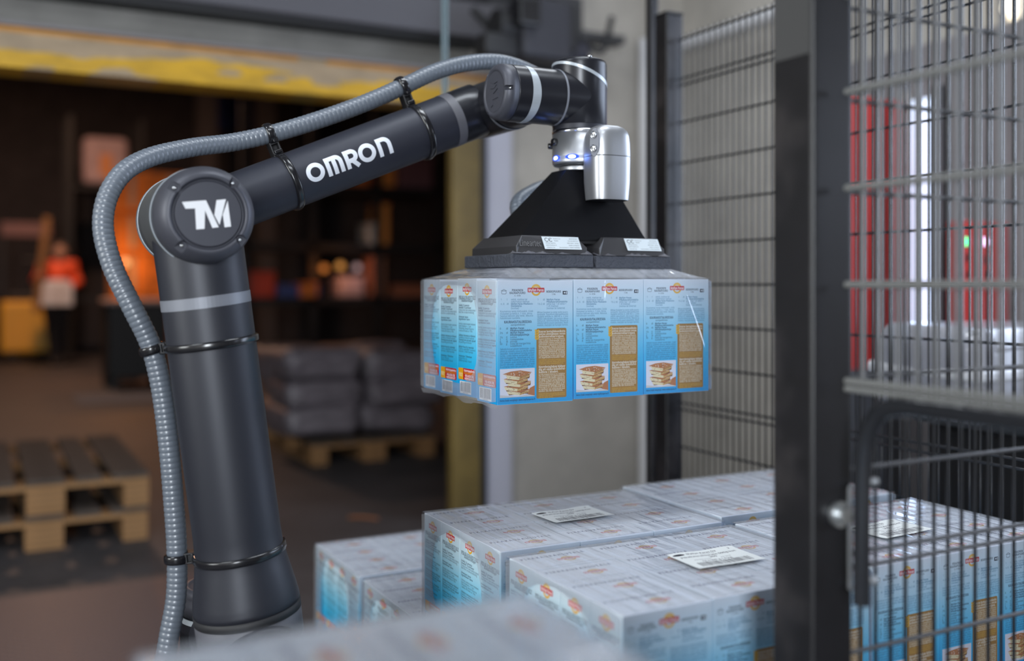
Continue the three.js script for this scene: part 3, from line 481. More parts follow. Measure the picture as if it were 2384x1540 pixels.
function screws(c, dir, e1, r, angles, size, parent, sunk) {
  const w = dir.clone().normalize(), a = e1.clone(), b = w.clone().cross(a);
  for (const f of angles) obj('screw', lathe([[0, 0], [size, 0], [size, size * 0.5], [size * 0.7, size * 0.9], [size * 0.35, size], [size * 0.3, size * 0.5], [0, size * 0.5]], c.clone().addScaledVector(w, -sunk).addScaledVector(a, Math.cos(f) * r).addScaledVector(b, Math.sin(f) * r), w, 20), M.chrome, parent);
}
{
  // base and shoulder
  obj('base_housing', barrel(P(0.342, -0.70, 1.62), P(0.342, -0.515, 1.62), 0.066, 0.006), M.paintDark, robot);
  obj('base_ring', band(P(0.342, -0.515, 1.62), UP, 0.066, () => -0.004, () => 0.004, Xd), M.ring, robot);
  obj('base_cap', lathe([[0, 0], [0.064, 0], [0.064, 0.02], [0.061, 0.026], [0.063, 0.03], [0.063, 0.038], [0.058, 0.043], [0.052, 0.043], [0.051, 0.041], [0, 0.041]], P(0.342, -0.511, 1.62), UP), M.paintCapLit, robot);
  obj('base_flange', barrel(P(0.342, -0.715, 1.62), P(0.342, -0.70, 1.62), 0.085, 0.003), M.silver, robot);
  obj('shoulder_housing', [barrel(S(1.615), S(1.375), 0.068, 0.008), barrel(P(0.342, -0.6, 1.62), P(0.342, -0.53, 1.62), 0.066)], M.paint, robot);
  const axis = elbow(AC).sub(S(AC)).normalize(), base = S(AC);
  obj('lower_arm', lathe([[0.05, 0.055], [0.0745, 0.079], [0.0748, 0.086], [0.073, 0.098], [0.0655, 0.138], [0.062, 0.16], [0.0608, 0.185], [0.0608, 0.62], [0.03, 0.64]], base, axis, 72), M.paint, robot);
  obj('lower_arm_seam', lathe([[0.066, 0.065], [0.0754, 0.068], [0.0754, 0.079], [0.066, 0.082]], base, axis, 72), M.dark, robot);
  obj('shoulder_collar', lathe([[0.06, 0.0], [0.0745, 0.035], [0.075, 0.067], [0.06, 0.069]], base, axis, 72), M.bandDark, robot);
  obj('lower_arm_band', band(base, axis, 0.0608, () => 0.512, () => 0.5275, Xd), M.ringDull, robot);
  // elbow
  obj('elbow_housing', barrel(elbow(1.535), elbow(1.417), 0.066, 0.003, 72), M.paintElbowLit, robot);
  obj('elbow_seam', band(elbow(1.417), Z, 0.0658, () => -0.0025, () => 0.0005, Xd, 0.0009), M.ring, robot);
  obj('elbow_ring', band(elbow(1.54), Z, 0.066, () => -0.006, () => 0.006, Xd, 0.0012), M.ring, robot);
  const prof = [[0, 0], [0.0655, 0], [0.0655, 0.022], [0.0648, 0.031], [0.062, 0.041], [0.0575, 0.049], [0.053, 0.0535], [0.0495, 0.0545], [0.0475, 0.053], [0.0468, 0.0475], [0.0437, 0.0475], [0.043, 0.052], [0.0422, 0.053], [0, 0.053]];
  const ang = [52, 142, 232, 322].map((d) => -d * D2R), cap = obj('elbow_cap', orient(capGeo(prof, ang, 0.0535, 0.0135), elbow(1.417), Z), M.paintCapLit, robot);
  obj('emblem', emblem(0.0005).translate(elbow(1.364).x, elbow(1.364).y, -1.364), M.whitePrint, cap, false);
  screws(elbow(1.364), Z, Xd, 0.0535, ang.map((f) => -f), 0.0024, cap, 0.0105);
  // upper arm
  obj('forearm_housing', barrel(elbow(1.66), elbow(1.545), 0.049, 0.006), M.paint, robot);
  const fd = J4(AF).sub(elbow(AF)), L = fd.length(), ax = fd.clone().normalize();
  const mid = elbow(AF).addScaledVector(ax, 0.3), toCam = V3(0, CAMH, 0).sub(mid), e1 = toCam.addScaledVector(ax, -toCam.dot(ax)).normalize(), e2 = ax.clone().cross(e1);
  const R0 = 0.0438, R1 = 0.0462, T0 = 0.03, T1 = 0.487;
  const armTex = canvasTexture(2048, 1024, (c, w, h) => {
    c.fillStyle = '#292b35'; c.fillRect(0, 0, w, h); for (let k = 0; k < 2600; k++) { const v = 30 + Math.floor(hash(k, 1, 5) * 26); c.fillStyle = `rgba(${v},${v + 1},${v + 10},.45)`; c.fillRect(hash(k, 2, 5) * w, hash(k, 3, 5) * h, 2 + 4 * hash(k, 4, 5), 2); }
    const kx = w / (T1 - T0), ky = h / (2 * Math.PI * 0.045), u = 0.0305; c.save(); c.translate((0.2035 - T0) * kx, h * 0.5 - 0.0165 * ky); c.scale(u * kx, u * ky); c.strokeStyle = '#dfe3ec'; c.lineWidth = 0.235;
    const O = (x) => { c.beginPath(); c.arc(x + 0.5, 0.5, 0.385, 0, 7); c.stroke(); }; O(0); O(3.03);
    c.beginPath(); c.moveTo(1.24, 0); c.lineTo(1.24, 1); c.moveTo(1.12, 0.882); c.lineTo(1.7, 0.882); c.arc(1.7, 0.602, 0.28, Math.PI / 2, 0, true); c.lineTo(1.98, 0); c.moveTo(1.61, 0); c.lineTo(1.61, 0.88); c.stroke();
    c.beginPath(); c.moveTo(2.34, 0); c.lineTo(2.34, 1); c.moveTo(2.22, 0.882); c.lineTo(2.63, 0.882); c.arc(2.63, 0.642, 0.24, Math.PI / 2, -Math.PI / 2, true); c.lineTo(2.4, 0.402); c.moveTo(2.56, 0.46); c.lineTo(2.92, 0); c.stroke();
    c.beginPath(); c.moveTo(4.29, 0); c.lineTo(4.29, 1); c.moveTo(4.17, 0.882); c.lineTo(4.56, 0.882); c.arc(4.56, 0.562, 0.32, Math.PI / 2, 0, true); c.lineTo(4.88, 0); c.stroke(); c.restore();
  });
  const arm = gridSurface(40, 96, (u, v) => { const t = T0 + u * (T1 - T0), f = (v - 0.5) * 2 * Math.PI, r = R0 + (R1 - R0) * u, q = elbow(AF).addScaledVector(ax, t).addScaledVector(e1, Math.cos(f) * r).addScaledVector(e2, Math.sin(f) * r); return [q.x, q.y, q.z, u, v]; });
  obj('forearm', arm, phys({ map: armTex, roughness: 0.46, metalness: 0.25 }), robot);
  obj('forearm_band', band(elbow(AF), ax, R1, () => T1 - 0.004, () => T1 + 0.012, Xd), M.bandDark, robot);
  obj('forearm_end', lathe([[R1, 0], [R1 + 0.0005, 0.03], [0.047, 0.06], [0.03, 0.075]], elbow(AF).addScaledVector(ax, T1), ax), M.paintDark, robot);
  const WH = (a) => P(0.804, 0.3125, a);
  // wrist: one joint along z behind, one along x, one upright
  obj('wrist_housing', [barrel(WH(1.655), WH(1.53), 0.0485, 0.006)], M.paintDark, robot);
  obj('wrist_seam', band(WH(1.528), Z, 0.0485, () => -0.002, () => 0.002, Xd), M.ringDull, robot);
  obj('wrist_joint', [barrel(WH(1.526), WH(1.475), 0.0465, 0.004)], M.paintDark, robot);
  const w0 = P(0.762, 0.3125, AW), w1 = P(0.852, 0.3125, AW);
  obj('wrist_barrel', barrel(w0, P(0.9, 0.3125, AW), 0.0462, 0.002, 72), M.paintDark, robot);
  const wprof = [[0, 0], [0.0458, 0], [0.0458, 0.012], [0.0448, 0.017], [0.042, 0.0215], [0.038, 0.0235], [0.0345, 0.0235], [0.0338, 0.0215], [0.0325, 0.0215], [0.032, 0.0225], [0, 0.0225]];
  const wang = [90, 210, 330].map((d) => d * D2R), q = new THREE.Quaternion().setFromUnitVectors(UP, V3(-1, 0, 0));
  const wa = [0, 125, 235].map((d) => d * D2R);
  // angles about -x: cut pockets where the screws sit (0 faces the camera side)
  const wcap = obj('wrist_cap', capGeo(wprof, wa, 0.0405, 0.008).applyQuaternion(new THREE.Quaternion().setFromEuler(new THREE.Euler(0, Math.PI / 2 * -1, Math.PI / 2, 'YXZ'))).applyMatrix4(new THREE.Matrix4().identity()), M.paintCapLit, robot, true);
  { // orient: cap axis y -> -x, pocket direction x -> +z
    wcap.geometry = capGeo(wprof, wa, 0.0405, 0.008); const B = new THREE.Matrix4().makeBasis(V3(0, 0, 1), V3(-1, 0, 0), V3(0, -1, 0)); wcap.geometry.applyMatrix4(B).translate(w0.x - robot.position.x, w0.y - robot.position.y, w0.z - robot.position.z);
    wcap.geometry.computeBoundingBox();
    const cx = w0.x - 0.0225; screws(V3(cx, w0.y, w0.z), V3(-1, 0, 0), Z, 0.0405, wa.map((f) => f), 0.0028, wcap, 0.0085);
    const em = emblem(0.0012, 6.2e-5).applyMatrix4(new THREE.Matrix4().makeBasis(V3(0, 1, 0), V3(0, 0, -1), V3(-1, 0, 0))).translate(cx - 0.0001, w0.y, w0.z); obj('emblem', em, M.paintCapLit, wcap);
  }
  const camE2 = V3(0, -0.25, 1).normalize();
  obj('wrist_stripe', band(P(0.7855, 0.3125, AW), Xd, 0.0462, () => 0.001, (f) => 0.0035 + 0.0125 * Math.pow(0.5 + 0.5 * Math.cos(f), 1.6), camE2), M.ring, robot);
  obj('wrist_joint_ring', band(w1, Xd, 0.0464, () => -0.0018, () => 0.0015, Z), M.ringDull, robot);
  const h0 = P(0.901, 0.268, AW);
  obj('hand_barrel', lathe([[0, 0.11], [0.040, 0.11], [0.0447, 0.1075], [0.0465, 0.102], [0.0465, 0], [0, 0]], h0, UP, 72), M.paintDark, robot);
  obj('hand_stripe', band(P(0.901, 0.3505, AW), UP, 0.0465, (f) => -0.019 * Math.cos(f) - 0.003 - 0.0015 * Math.cos(f), (f) => -0.019 * Math.cos(f) + 0.003, Xd), M.ring, robot);
  obj('hand_screw', lathe([[0, 0], [0.004, 0], [0.004, 0.003], [0.002, 0.004], [0, 0.003]], P(0.895, 0.376, AW - 0.041), UP, 16), M.chrome, robot);
  obj('hand_collar', barrel(P(0.901, 0.259, AW), P(0.901, 0.268, AW), 0.0455, 0.001, 72), M.paint, robot);
  obj('flange_rim', lathe([[0.04, 0], [0.0462, 0], [0.0466, 0.002], [0.0462, 0.0055], [0.04, 0.0055]], P(0.901, 0.2535, AW), UP, 72), M.chrome, robot);
  const fl = obj('tool_flange', lathe([[0, 0], [0.043, 0], [0.0455, 0.003], [0.046, 0.006], [0.046, 0.0535], [0, 0.0535]], P(0.901, 0.2, AW), UP, 72), M.silver, robot);
  obj('flange_adapter', lathe([[0, 0], [0.034, 0], [0.0345, 0.001], [0.0345, 0.0065], [0.033, 0.0075], [0, 0.0075]], P(0.901, 0.191, AW), UP, 56), M.silver, robot);
  for (const [f, y, k] of [[180, 0.2385, 1.1], [152, 0.2345, 0.9]]) { const n = V3(Math.cos(f * D2R), 0, -Math.sin(f * D2R)); obj('button', lathe([[0, 0], [0.0056 * k, 0], [0.0056 * k, 0.006], [0.0045 * k, 0.008], [0, 0.0082]], P(0.901, y, AW).addScaledVector(n, 0.0455), n, 24), M.blackGloss, fl); }
  // status lights round the flange
  const ledBlue = std({ color: 0x0a1a60, emissive: lin(0.03, 0.1, 1.0), emissiveIntensity: 1.3 }), ledWhite = std({ color: 0xffffff, emissive: lin(0.75, 0.85, 1), emissiveIntensity: 1.6 });
  obj('light_groove', band(P(0.901, 0.2115, AW), UP, 0.0461, () => -0.0028, () => 0.0028, Xd, 0.0001), std({ color: lin(0.25, 0.27, 0.34), roughness: 0.4 }), fl);
  for (const f of [180, 223, 266, 309]) {
    const led = (wd, ht, out, mat, name, par) => { const w = wd / 0.046; const g = gridSurface(20, 8, (u, v) => { const a = f * D2R + (u - 0.5) * w, hgt = ht * Math.sqrt(Math.max(0, 1 - (u * 2 - 1) ** 2)) * (v - 0.5), r = 0.0461 + out; return [0.901 + Math.cos(a) * r, CAMH + 0.2115 + hgt, -AW - Math.sin(a) * r, u, v]; }); return obj(name, g, mat, par); };
    const b = led(0.024, 0.009, 0.0004, ledBlue, 'status_light', robot); led(0.013, 0.0062, 0.0008, ledWhite, 'light_core', b);
    const pl = new THREE.PointLight(lin(0.1, 0.25, 1), 0.0006); pl.position.set(0.901 + Math.cos(f * D2R) * 0.052, CAMH + 0.2115, -AW - Math.sin(f * D2R) * 0.052); pl.shadow.radius = 0.2; pl.name = 'lamp_light'; scene.add(pl);
  }
  // camera head in front of the flange
  const cc = P(0.9125, 0.138, 1.397), sect = (w, d, f) => { const pw = (a) => Math.sign(a) * Math.pow(Math.abs(a), 0.62); return [pw(Math.cos(f)) * w, pw(Math.sin(f)) * d]; };
  const prof2 = [[0, 0.92, 0.88], [0.004, 0.935, 0.9], [0.03, 0.985, 0.97], [0.07, 1, 1], [0.0735, 1, 1], [0.092, 0.99, 0.98], [0.104, 0.955, 0.95], [0.112, 0.88, 0.86], [0.118, 0.74, 0.7], [0.1215, 0.52, 0.48], [0.1225, 0.0, 0.0]];
  const loft = (rows) => gridSurface(72, rows.length - 1, (u, v) => { const [y, w, d] = rows[Math.round(v * (rows.length - 1))], [x, z] = sect(0.036 * w, 0.03 * d, -u * 2 * Math.PI); return [cc.x + x, cc.y + y, cc.z + z, u, v]; });
  const ch = obj('camera_head', loft(prof2.slice(0, 4)), M.silver, robot);
  obj('camera_cover', loft([[0.0708, 0.992, 0.99], [0.0715, 1, 1], ...prof2.slice(4)]), M.silver, ch);
  obj('cover_seam', loft([[0.0698, 0.985, 0.985], [0.0712, 0.985, 0.985]]), M.dark, ch);
  obj('lens_plate', loft([[-0.001, 0, 0], [-0.001, 0.87, 0.84], [0.001, 0.925, 0.885]]), M.blackGloss, ch);
  const pn = V3(-0.93, 0, 0.37).normalize(), pc = cc.clone().add(V3(-0.0328, 0.091, 0.0155));
  const pq = new THREE.Quaternion().setFromRotationMatrix(new THREE.Matrix4().makeBasis(V3(0.37, 0, 0.93).normalize(), UP, pn)), oval = (w, h, d) => { const s = new THREE.Shape(); s.absellipse(0, 0, w, h, 0, Math.PI * 2); return new THREE.ExtrudeGeometry(s, { depth: d, bevelEnabled: true, bevelSize: 0.0006, bevelThickness: 0.0006, bevelSegments: 2, curveSegments: 36 }).applyQuaternion(pq); };
  obj('screw_plate', oval(0.0085, 0.0225, 0.002).translate(pc.x, pc.y, pc.z), M.ringDull, ch);
  for (const y of [0.0125, -0.0095]) obj('screw', lathe([[0, 0], [0.0058, 0], [0.0058, 0.003], [0.005, 0.0036], [0.0042, 0.001], [0.0026, 0.0012], [0.002, 0.0036], [0, 0.0038]], pc.clone().add(V3(0, y, 0)).addScaledVector(pn, 0.0024), pn, 24), M.chrome, ch);
}
{
  const t = thing('robot_pedestal', 'dark steel pedestal under the robot arm', 'pedestal', V3(0.342, 0, -1.62));
  obj('column', span(0.252, 0.432, 0.02, CAMH - 0.735, 1.53, 1.71, 0.006), M.darkGrey, t); obj('top_plate', span(0.222, 0.462, CAMH - 0.735, CAMH - 0.715, 1.5, 1.74, 0.003), M.steel, t); obj('foot_plate', span(0.246, 0.46, 0.0, 0.02, 1.51, 1.73, 0.003), M.steel, t);
}

// ---------------------------------------------------------------- hose, clamps
const HR = 0.0143;
const hosePts = [at(290, 1905, 1.5), at(330, 1700, 1.5), at(372, 1590, 1.5), at(396, 1470, 1.5), at(410, 1390, 1.5), at(412, 1290, 1.5), at(403, 1150, 1.5), at(389, 1000, 1.5), at(371, 880, 1.5), at(349, 800, 1.5), at(306, 712, 1.5), at(262, 620, 1.51), at(240, 530, 1.52), at(250, 460, 1.53), at(284, 405, 1.54), at(340, 370, 1.56), at(440, 345, 1.58), at(540, 332, 1.6), at(625, 314, 1.6), at(740, 280, 1.6), at(850, 240, 1.6), at(935, 203, 1.6), at(1020, 165, 1.6), at(1100, 146, 1.605), at(1165, 146, 1.61), at(1225, 165, 1.62), at(1290, 205, 1.64), at(1335, 270, 1.65), at(1345, 350, 1.64), at(1310, 420, 1.61), at(1245, 446, 1.59), at(1206, 476, 1.57), at(1215, 520, 1.545)];
{
  const ridge = (s) => { const p = (s / 0.0078) % 1; return HR * (p < 0.17 ? 0.962 : 1 + 0.006 * Math.sin((p - 0.17) / 0.83 * Math.PI)); };
  const g = sweep(hosePts, ridge, 0.0078 / 6, 22);
  const t = thing('vacuum_hose', 'grey ribbed vacuum hose strapped along the robot arm', 'hose', hosePts[0]);
  obj('ribbed_hose', g, M.hose, t);
  obj('hose_coupling', rod(hosePts[0].clone().add(V3(0, -0.05, 0)), hosePts[0].clone().add(V3(0, 0.03, 0)), 0.019, 20), M.blackRubber, t);
  obj('hose_coupling', rod(at(1211, 505, 1.553), at(1217, 532, 1.535), 0.0175, 20), M.blackRubber, t);
  const w = thing('vacuum_blower', 'black vacuum blower box on the floor behind the conveyor', 'blower', V3(hosePts[0].x, 0, hosePts[0].z));
  obj('blower_body', rbox(0.13, hosePts[0].y - 0.05, 0.13, V3(hosePts[0].x, (hosePts[0].y - 0.05) / 2, hosePts[0].z), 0.01), M.darkGrey, w); obj('inlet', rod(V3(hosePts[0].x, hosePts[0].y - 0.06, hosePts[0].z), V3(hosePts[0].x, hosePts[0].y - 0.04, hosePts[0].z), 0.028, 20), M.blackGloss, w);
}
function clamp_(label, tubeC, tubeAx, tubeR, hoseC, hoseAx) {
  const t = thing('hose_clamp', label, 'clamp', tubeC, 'black clamps holding the hose to the robot arm');
  const strap = (r, w, th) => [[r, -w / 2], [r + th * 0.7, -w / 2], [r + th, -w / 4], [r + th, w / 4], [r + th * 0.7, w / 2], [r, w / 2], [r, -w / 2]];
  obj('strap', lathe(strap(tubeR + 0.0002, 0.011, 0.0042), tubeC, tubeAx, 64), M.blackGloss, t);
  obj('hose_loop', lathe(strap(HR + 0.0003, 0.012, 0.0036), hoseC, hoseAx, 40), M.blackGloss, t);
  const n = hoseC.clone().sub(tubeC); n.addScaledVector(tubeAx, -n.dot(tubeAx)); const D = n.length(); n.normalize(); const side = tubeAx.clone().cross(n), q = new THREE.Quaternion().setFromRotationMatrix(new THREE.Matrix4().makeBasis(tubeAx, n, side));
  const bx = (w, h, d, x, y, z, r = 0.0015) => { const g = rbox(w, h, d, V3(x, y, z), r); g.applyQuaternion(q); return g.translate(tubeC.x, tubeC.y, tubeC.z); };
  const gap = D - HR - tubeR, y0 = tubeR + gap / 2;
  obj('saddle', [bx(0.0155, 0.004, 0.026, 0, tubeR + 0.003, 0), bx(0.0155, 0.004, 0.02, 0, D - HR - 0.001, 0), bx(0.003, gap + 0.004, 0.02, -0.0065, y0, 0), bx(0.003, gap + 0.004, 0.02, 0.0065, y0, 0), bx(0.014, gap, 0.004, 0, y0, -0.004)], M.blackMatt, t);
  obj('buckle', [bx(0.013, 0.006, 0.009, 0, tubeR + 0.006, 0.012), bx(0.009, 0.009, 0.006, 0.003, D - HR + 0.004, HR * 0.85)], M.blackGloss, t);
}
{
  const curve = new THREE.CatmullRomCurve3(hosePts, false, 'centripetal');
  const near = (p) => { let b = 0, m = 9; for (let i = 0; i <= 800; i++) { const d = curve.getPointAt(i / 800).distanceTo(p); if (d < m) { m = d; b = i / 800; } } return [curve.getPointAt(b), curve.getTangentAt(b)]; };
  const fd = J4(AF).sub(elbow(AF)).normalize(), ca = S(AC).sub(elbow(AC)).normalize();
  for (const [label, hp, base, ax, R] of [
    ['black hose clamp on the tilted upper arm, nearer the elbow cap', at(625, 314, 1.6), elbow(AF), fd, 0.0441], ['black hose clamp on the tilted upper arm, nearer the wrist', at(935, 203, 1.6), elbow(AF), fd, 0.0455],
    ['black hose clamp halfway up the upright robot tube', at(355, 812, 1.5), elbow(AC), ca, 0.0608], ['black hose clamp low on the upright robot tube above its flare', at(411, 1302, 1.5), elbow(AC), ca, 0.0612]]) {
    const [h, tan] = near(hp), s = h.clone().sub(base).dot(ax); clamp_(label, base.clone().addScaledVector(ax, s), ax, R, h, tan);
  }
}

// ---------------------------------------------------------------- suction gripper
const font = await new FontLoader().loadAsync('fonts/droid/droid_sans_regular.typeface.json');
const labelTex = canvasTexture(512, 180, (c, w, h) => {
  c.fillStyle = '#c3ccd2'; c.fillRect(0, 0, w, h); c.fillStyle = '#20262c'; c.lineWidth = 7; c.strokeStyle = '#20262c';
  c.beginPath(); c.arc(58, 46, 24, 0.7, 5.6); c.stroke(); c.beginPath(); c.arc(112, 46, 24, 0.7, 5.6); c.moveTo(90, 46); c.lineTo(110, 46); c.stroke(); c.font = '20px sans-serif';
  c.fillText('Product no:', 150, 36); c.fillText('Model:', 156, 66); c.fillText('Lifting Capacity:', 30, 100); c.fillText('www.lineartec.fi', 30, 130); c.fillText('Lineartec Oy', 30, 162); c.textAlign = 'right';
  c.fillText('2000-020262', 488, 34); c.fillText('135.216.30-P-25', 488, 66); c.fillText('-600 mbar = 30 kg', 488, 98); c.fillText('Made in Finland', 488, 130); c.fillText('Harmonkatu 5, 33840 TAMPERE', 488, 162, 290);
});
{
  const g = thing('suction_gripper', 'black pyramid-shaped suction gripper with two foam-edged heads', 'gripper', P(0.876, 0.027, 1.464));
  const cy = 1.464, b0 = 0.078, b1 = 0.191, quad = (x0, x1, a0, a1, y) => [P(x0, y, a1), P(x1, y, a1), P(x1, y, a0), P(x0, y, a0)];
  const B = quad(0.758, 0.994, 1.405, 1.523, b0), T = quad(0.862, 0.938, 1.44, 1.49, b1), B2 = quad(0.757, 0.995, 1.404, 1.524, b0 - 0.006);
  const pos = [], face = (a, b, c, d) => { for (const v of [a, b, c, a, c, d]) pos.push(v.x, v.y, v.z); };
  for (let i = 0; i < 4; i++) { const j = (i + 1) % 4; face(B[j], B[i], T[i], T[j]); face(B2[j], B2[i], B[i], B[j]); } face(T[3], T[2], T[1], T[0]); face(B2[0], B2[1], B2[2], B2[3]);
  const pg = new THREE.BufferGeometry(); pg.setAttribute('position', new THREE.Float32BufferAttribute(pos, 3)); pg.setAttribute('uv', new THREE.BufferAttribute(new Float32Array(pos.length / 3 * 2), 2)); pg.computeVertexNormals();
  obj('funnel', pg, phys({ color: lin(0.003, 0.003, 0.004), roughness: 0.42, specularIntensity: 0.45 }), g);
  obj('yoke', [span(0.775, 0.977, CAMH + 0.066, CAMH + 0.074, 1.41, 1.518, 0.002)], M.blackMatt, g);
  [[0.7265, 0.8745], [0.879, 1.027]].forEach(([x0, x1], k) => {
    // head: block with sloping shoulders
    const sh = new THREE.Shape(), w = x1 - x0; sh.moveTo(0.012, 0); sh.lineTo(w - 0.009, 0); sh.lineTo(w - 0.009, 0.012); sh.lineTo(w - 0.024, 0.029); sh.lineTo(0.027, 0.029); sh.lineTo(0.012, 0.012); sh.closePath();
    const hg = new THREE.ExtrudeGeometry(sh, { depth: 0.158, bevelEnabled: true, bevelSize: 0.001, bevelThickness: 0.001, bevelSegments: 2 });
    const p = hg.attributes.position; for (let i = 0; i < p.count; i++) { const y = p.getY(i), z = p.getZ(i), f = clamp((y - 0.01) / 0.02) * 0.012; p.setZ(i, z > 0.079 ? z - f : z + f); } hg.computeVertexNormals();
    hg.translate(x0, CAMH + 0.0475, -1.543);
    const head = obj('suction_head', hg, M.headPlastic, g);
    const slope = Math.atan2(0.012, 0.02), stg = new THREE.BoxGeometry(0.068, 0.0235, 0.0004); const uvm = std({ map: labelTex, roughness: 0.4 });
    const face3 = (dx, y) => { const f = clamp((y - 0.01) / 0.02) * 0.012; return V3(x0 + dx, CAMH + 0.0475 + y, -1.543 + 0.159 - f + 0.0007); };
    const pl = face3(k ? 0.099 : 0.095, 0.0185); stg.rotateX(-slope).translate(pl.x, pl.y, pl.z); obj('label_sticker', stg, uvm, head);
    if (!k) { const tg = new TextGeometry('Lineartec', { font, size: 0.0115, depth: 0.0005, curveSegments: 4 }); tg.applyMatrix4(new THREE.Matrix4().makeShear(0, 0, 0.2, 0, 0, 0)); tg.scale(0.6, 0.95, 1); const q2 = face3(0.017, 0.0125); tg.rotateX(-slope).translate(q2.x, q2.y, q2.z - 0.0003); obj('lettering', tg, std({ color: lin(0.11, 0.11, 0.115), roughness: 0.5 }), head); }
    // foam pad with a slightly frayed upper skin
    const fm = gridSurface(1, 1, () => [0, 0, 0]); const pad = new RoundedBoxGeometry(w, 0.0205, 0.174, 3, 0.0025); pad.translate((x0 + x1) / 2, CAMH + 0.0375 - (k ? 0.0012 : 0), -1.464); obj('foam_pad', uvMetres(pad, 9), M.foam, g);
    const skin = gridSurface(60, 2, (u, v) => { const x = x0 + 0.002 + u * (w - 0.004), wob = Math.max(0, fbm(u * 11 + k * 5, 2, 61, 64, 3) - 0.40) * 0.03; return [x, CAMH + 0.0481 - (k ? 0.0012 : 0) + wob * Math.sin(Math.PI * Math.min(1, v + 0.35)), -1.464 + 0.066 + v * 0.0215, u, v]; });
    obj('foam_skin', skin, std({ color: lin(0.1, 0.1, 0.115), roughness: 0.6, side: THREE.DoubleSide }), g);
  });
}

// ---------------------------------------------------------------- wire fences
const H = (k) => CAMH + k * 0.1;
function fencePanel(label, along, fixed, s0, s1, y0, y1, pitch, doubles, mat = M.fence, matX = M.fence, rv = 0.0021, rh = 0.0027) {   // along 'x' or 'a'
  const t = thing('mesh_fence_panel', label, 'fence', along === 'x' ? V3((s0 + s1) / 2, y0, -fixed) : V3(fixed, y0, -(s0 + s1) / 2));
  const at_ = (s, y, off) => along === 'x' ? V3(s, y, -fixed + off) : V3(fixed + off, y, -s);
  const vg = rod(V3(0, 0, 0), V3(0, y1 - y0 + 0.012, 0), rv, 8), hgeo = along === 'x' ? rod(V3(0, 0, 0), V3(s1 - s0, 0, 0), rh, 8) : rod(V3(0, 0, 0), V3(0, 0, -(s1 - s0)), rh, 8);
  let n = 0; for (let s = s0 + pitch / 2; s < s1; s += pitch) { const m = shadow(new THREE.Mesh(vg, mat)); m.name = 'upright_wire' + (n ? '_' + String(n).padStart(3, '0') : ''); n++; m.position.copy(at_(s, y0, 0)).sub(t.position); t.add(m); }
  n = 0; const ys = [y1]; for (let k = -9; k < 7; k++) { const y = H(k); if (y > y0 && y < y1 - 0.03) { if (doubles.includes(k)) ys.push(y - 0.008, y + 0.008); else ys.push(y); } } ys.push(y0 + 0.004);
  for (const y of ys) { const m = shadow(new THREE.Mesh(hgeo, matX)); m.name = 'cross_wire' + (n ? '_' + String(n).padStart(3, '0') : ''); n++; m.position.copy(at_(s0, y, along === 'x' ? rv + rh - 0.0002 : -(rv + rh - 0.0002))).sub(t.position); t.add(m); }
}
fencePanel('wire mesh fence panel along the right side behind the pallet stack', 'a', 1.54, 0.84, 2.03, 0.12, CAMH + 0.605, 0.0217, [5, -3]);
fencePanel('wire mesh fence panel crossing in front of the pallet stack', 'x', 0.806, 0.822, 1.515, 0.12, CAMH + 0.605, 0.0235, [-3], M.fence, M.fenceMidLit);
fencePanel('blurred wire mesh gate closest to the camera, hinged on the black post', 'a', 0.803, 0.2, 0.768, CAMH - 0.112, CAMH + 0.605, 0.0225, [], M.fenceGateLit, M.fenceCrossLit, 0.0026, 0.0036);
function post(label, x0, x1, a0, a1, y1, name = 'fence_post') {
  const t = thing(name, label, 'post', V3((x0 + x1) / 2, 0, -(a0 + a1) / 2));
  obj('post_tube', uvMetres(span(x0, x1, 0.008, y1, a0, a1, 0.004), 2), M.postWorn, t); obj('post_cap', span(x0 - 0.001, x1 + 0.001, y1, y1 + 0.006, a0 - 0.001, a1 + 0.001, 0.002), M.blackMatt, t); obj('foot_plate', span(x0 - 0.012, x1 + 0.012, 0, 0.008, a0 - 0.012, a1 + 0.012), M.fence, t); return t;
}
M.postWorn = phys({ map: pixelTexture(256, 256, (x, y) => { const n = fbm(x * 4, y * 4, 71, 4, 5), s = smooth(0.55, 0.75, n), k = 0.85 + 0.3 * fbm(x * 30, y * 30, 72, 30, 2); return [(20 + 24 * s) * k, (19 + 22 * s) * k, (22 + 20 * s) * k]; }), roughness: 0.42 });
const nearPost = post('thick black fence post in front of the pallet stack', 0.762, 0.819, 0.78, 0.84, 1.78);
obj('post_upper_patch', span(0.7608, 0.7618, 1.325, 1.776, 0.784, 0.836), std({ color: lin(0.05, 0.049, 0.049), roughness: 0.6 }), nearPost);  // thin paler patch over the upper left face
post('black fence post with capped top behind the held pack', 1.505, 1.556, 2.035, 2.086, CAMH + 0.672);
post('slim tall black pole beside the capped fence post', 1.525, 1.55, 2.13, 2.155, 2.4);
post('black corner fence post out at the right end of the mesh', 1.515, 1.565, 0.775, 0.835, 1.78);
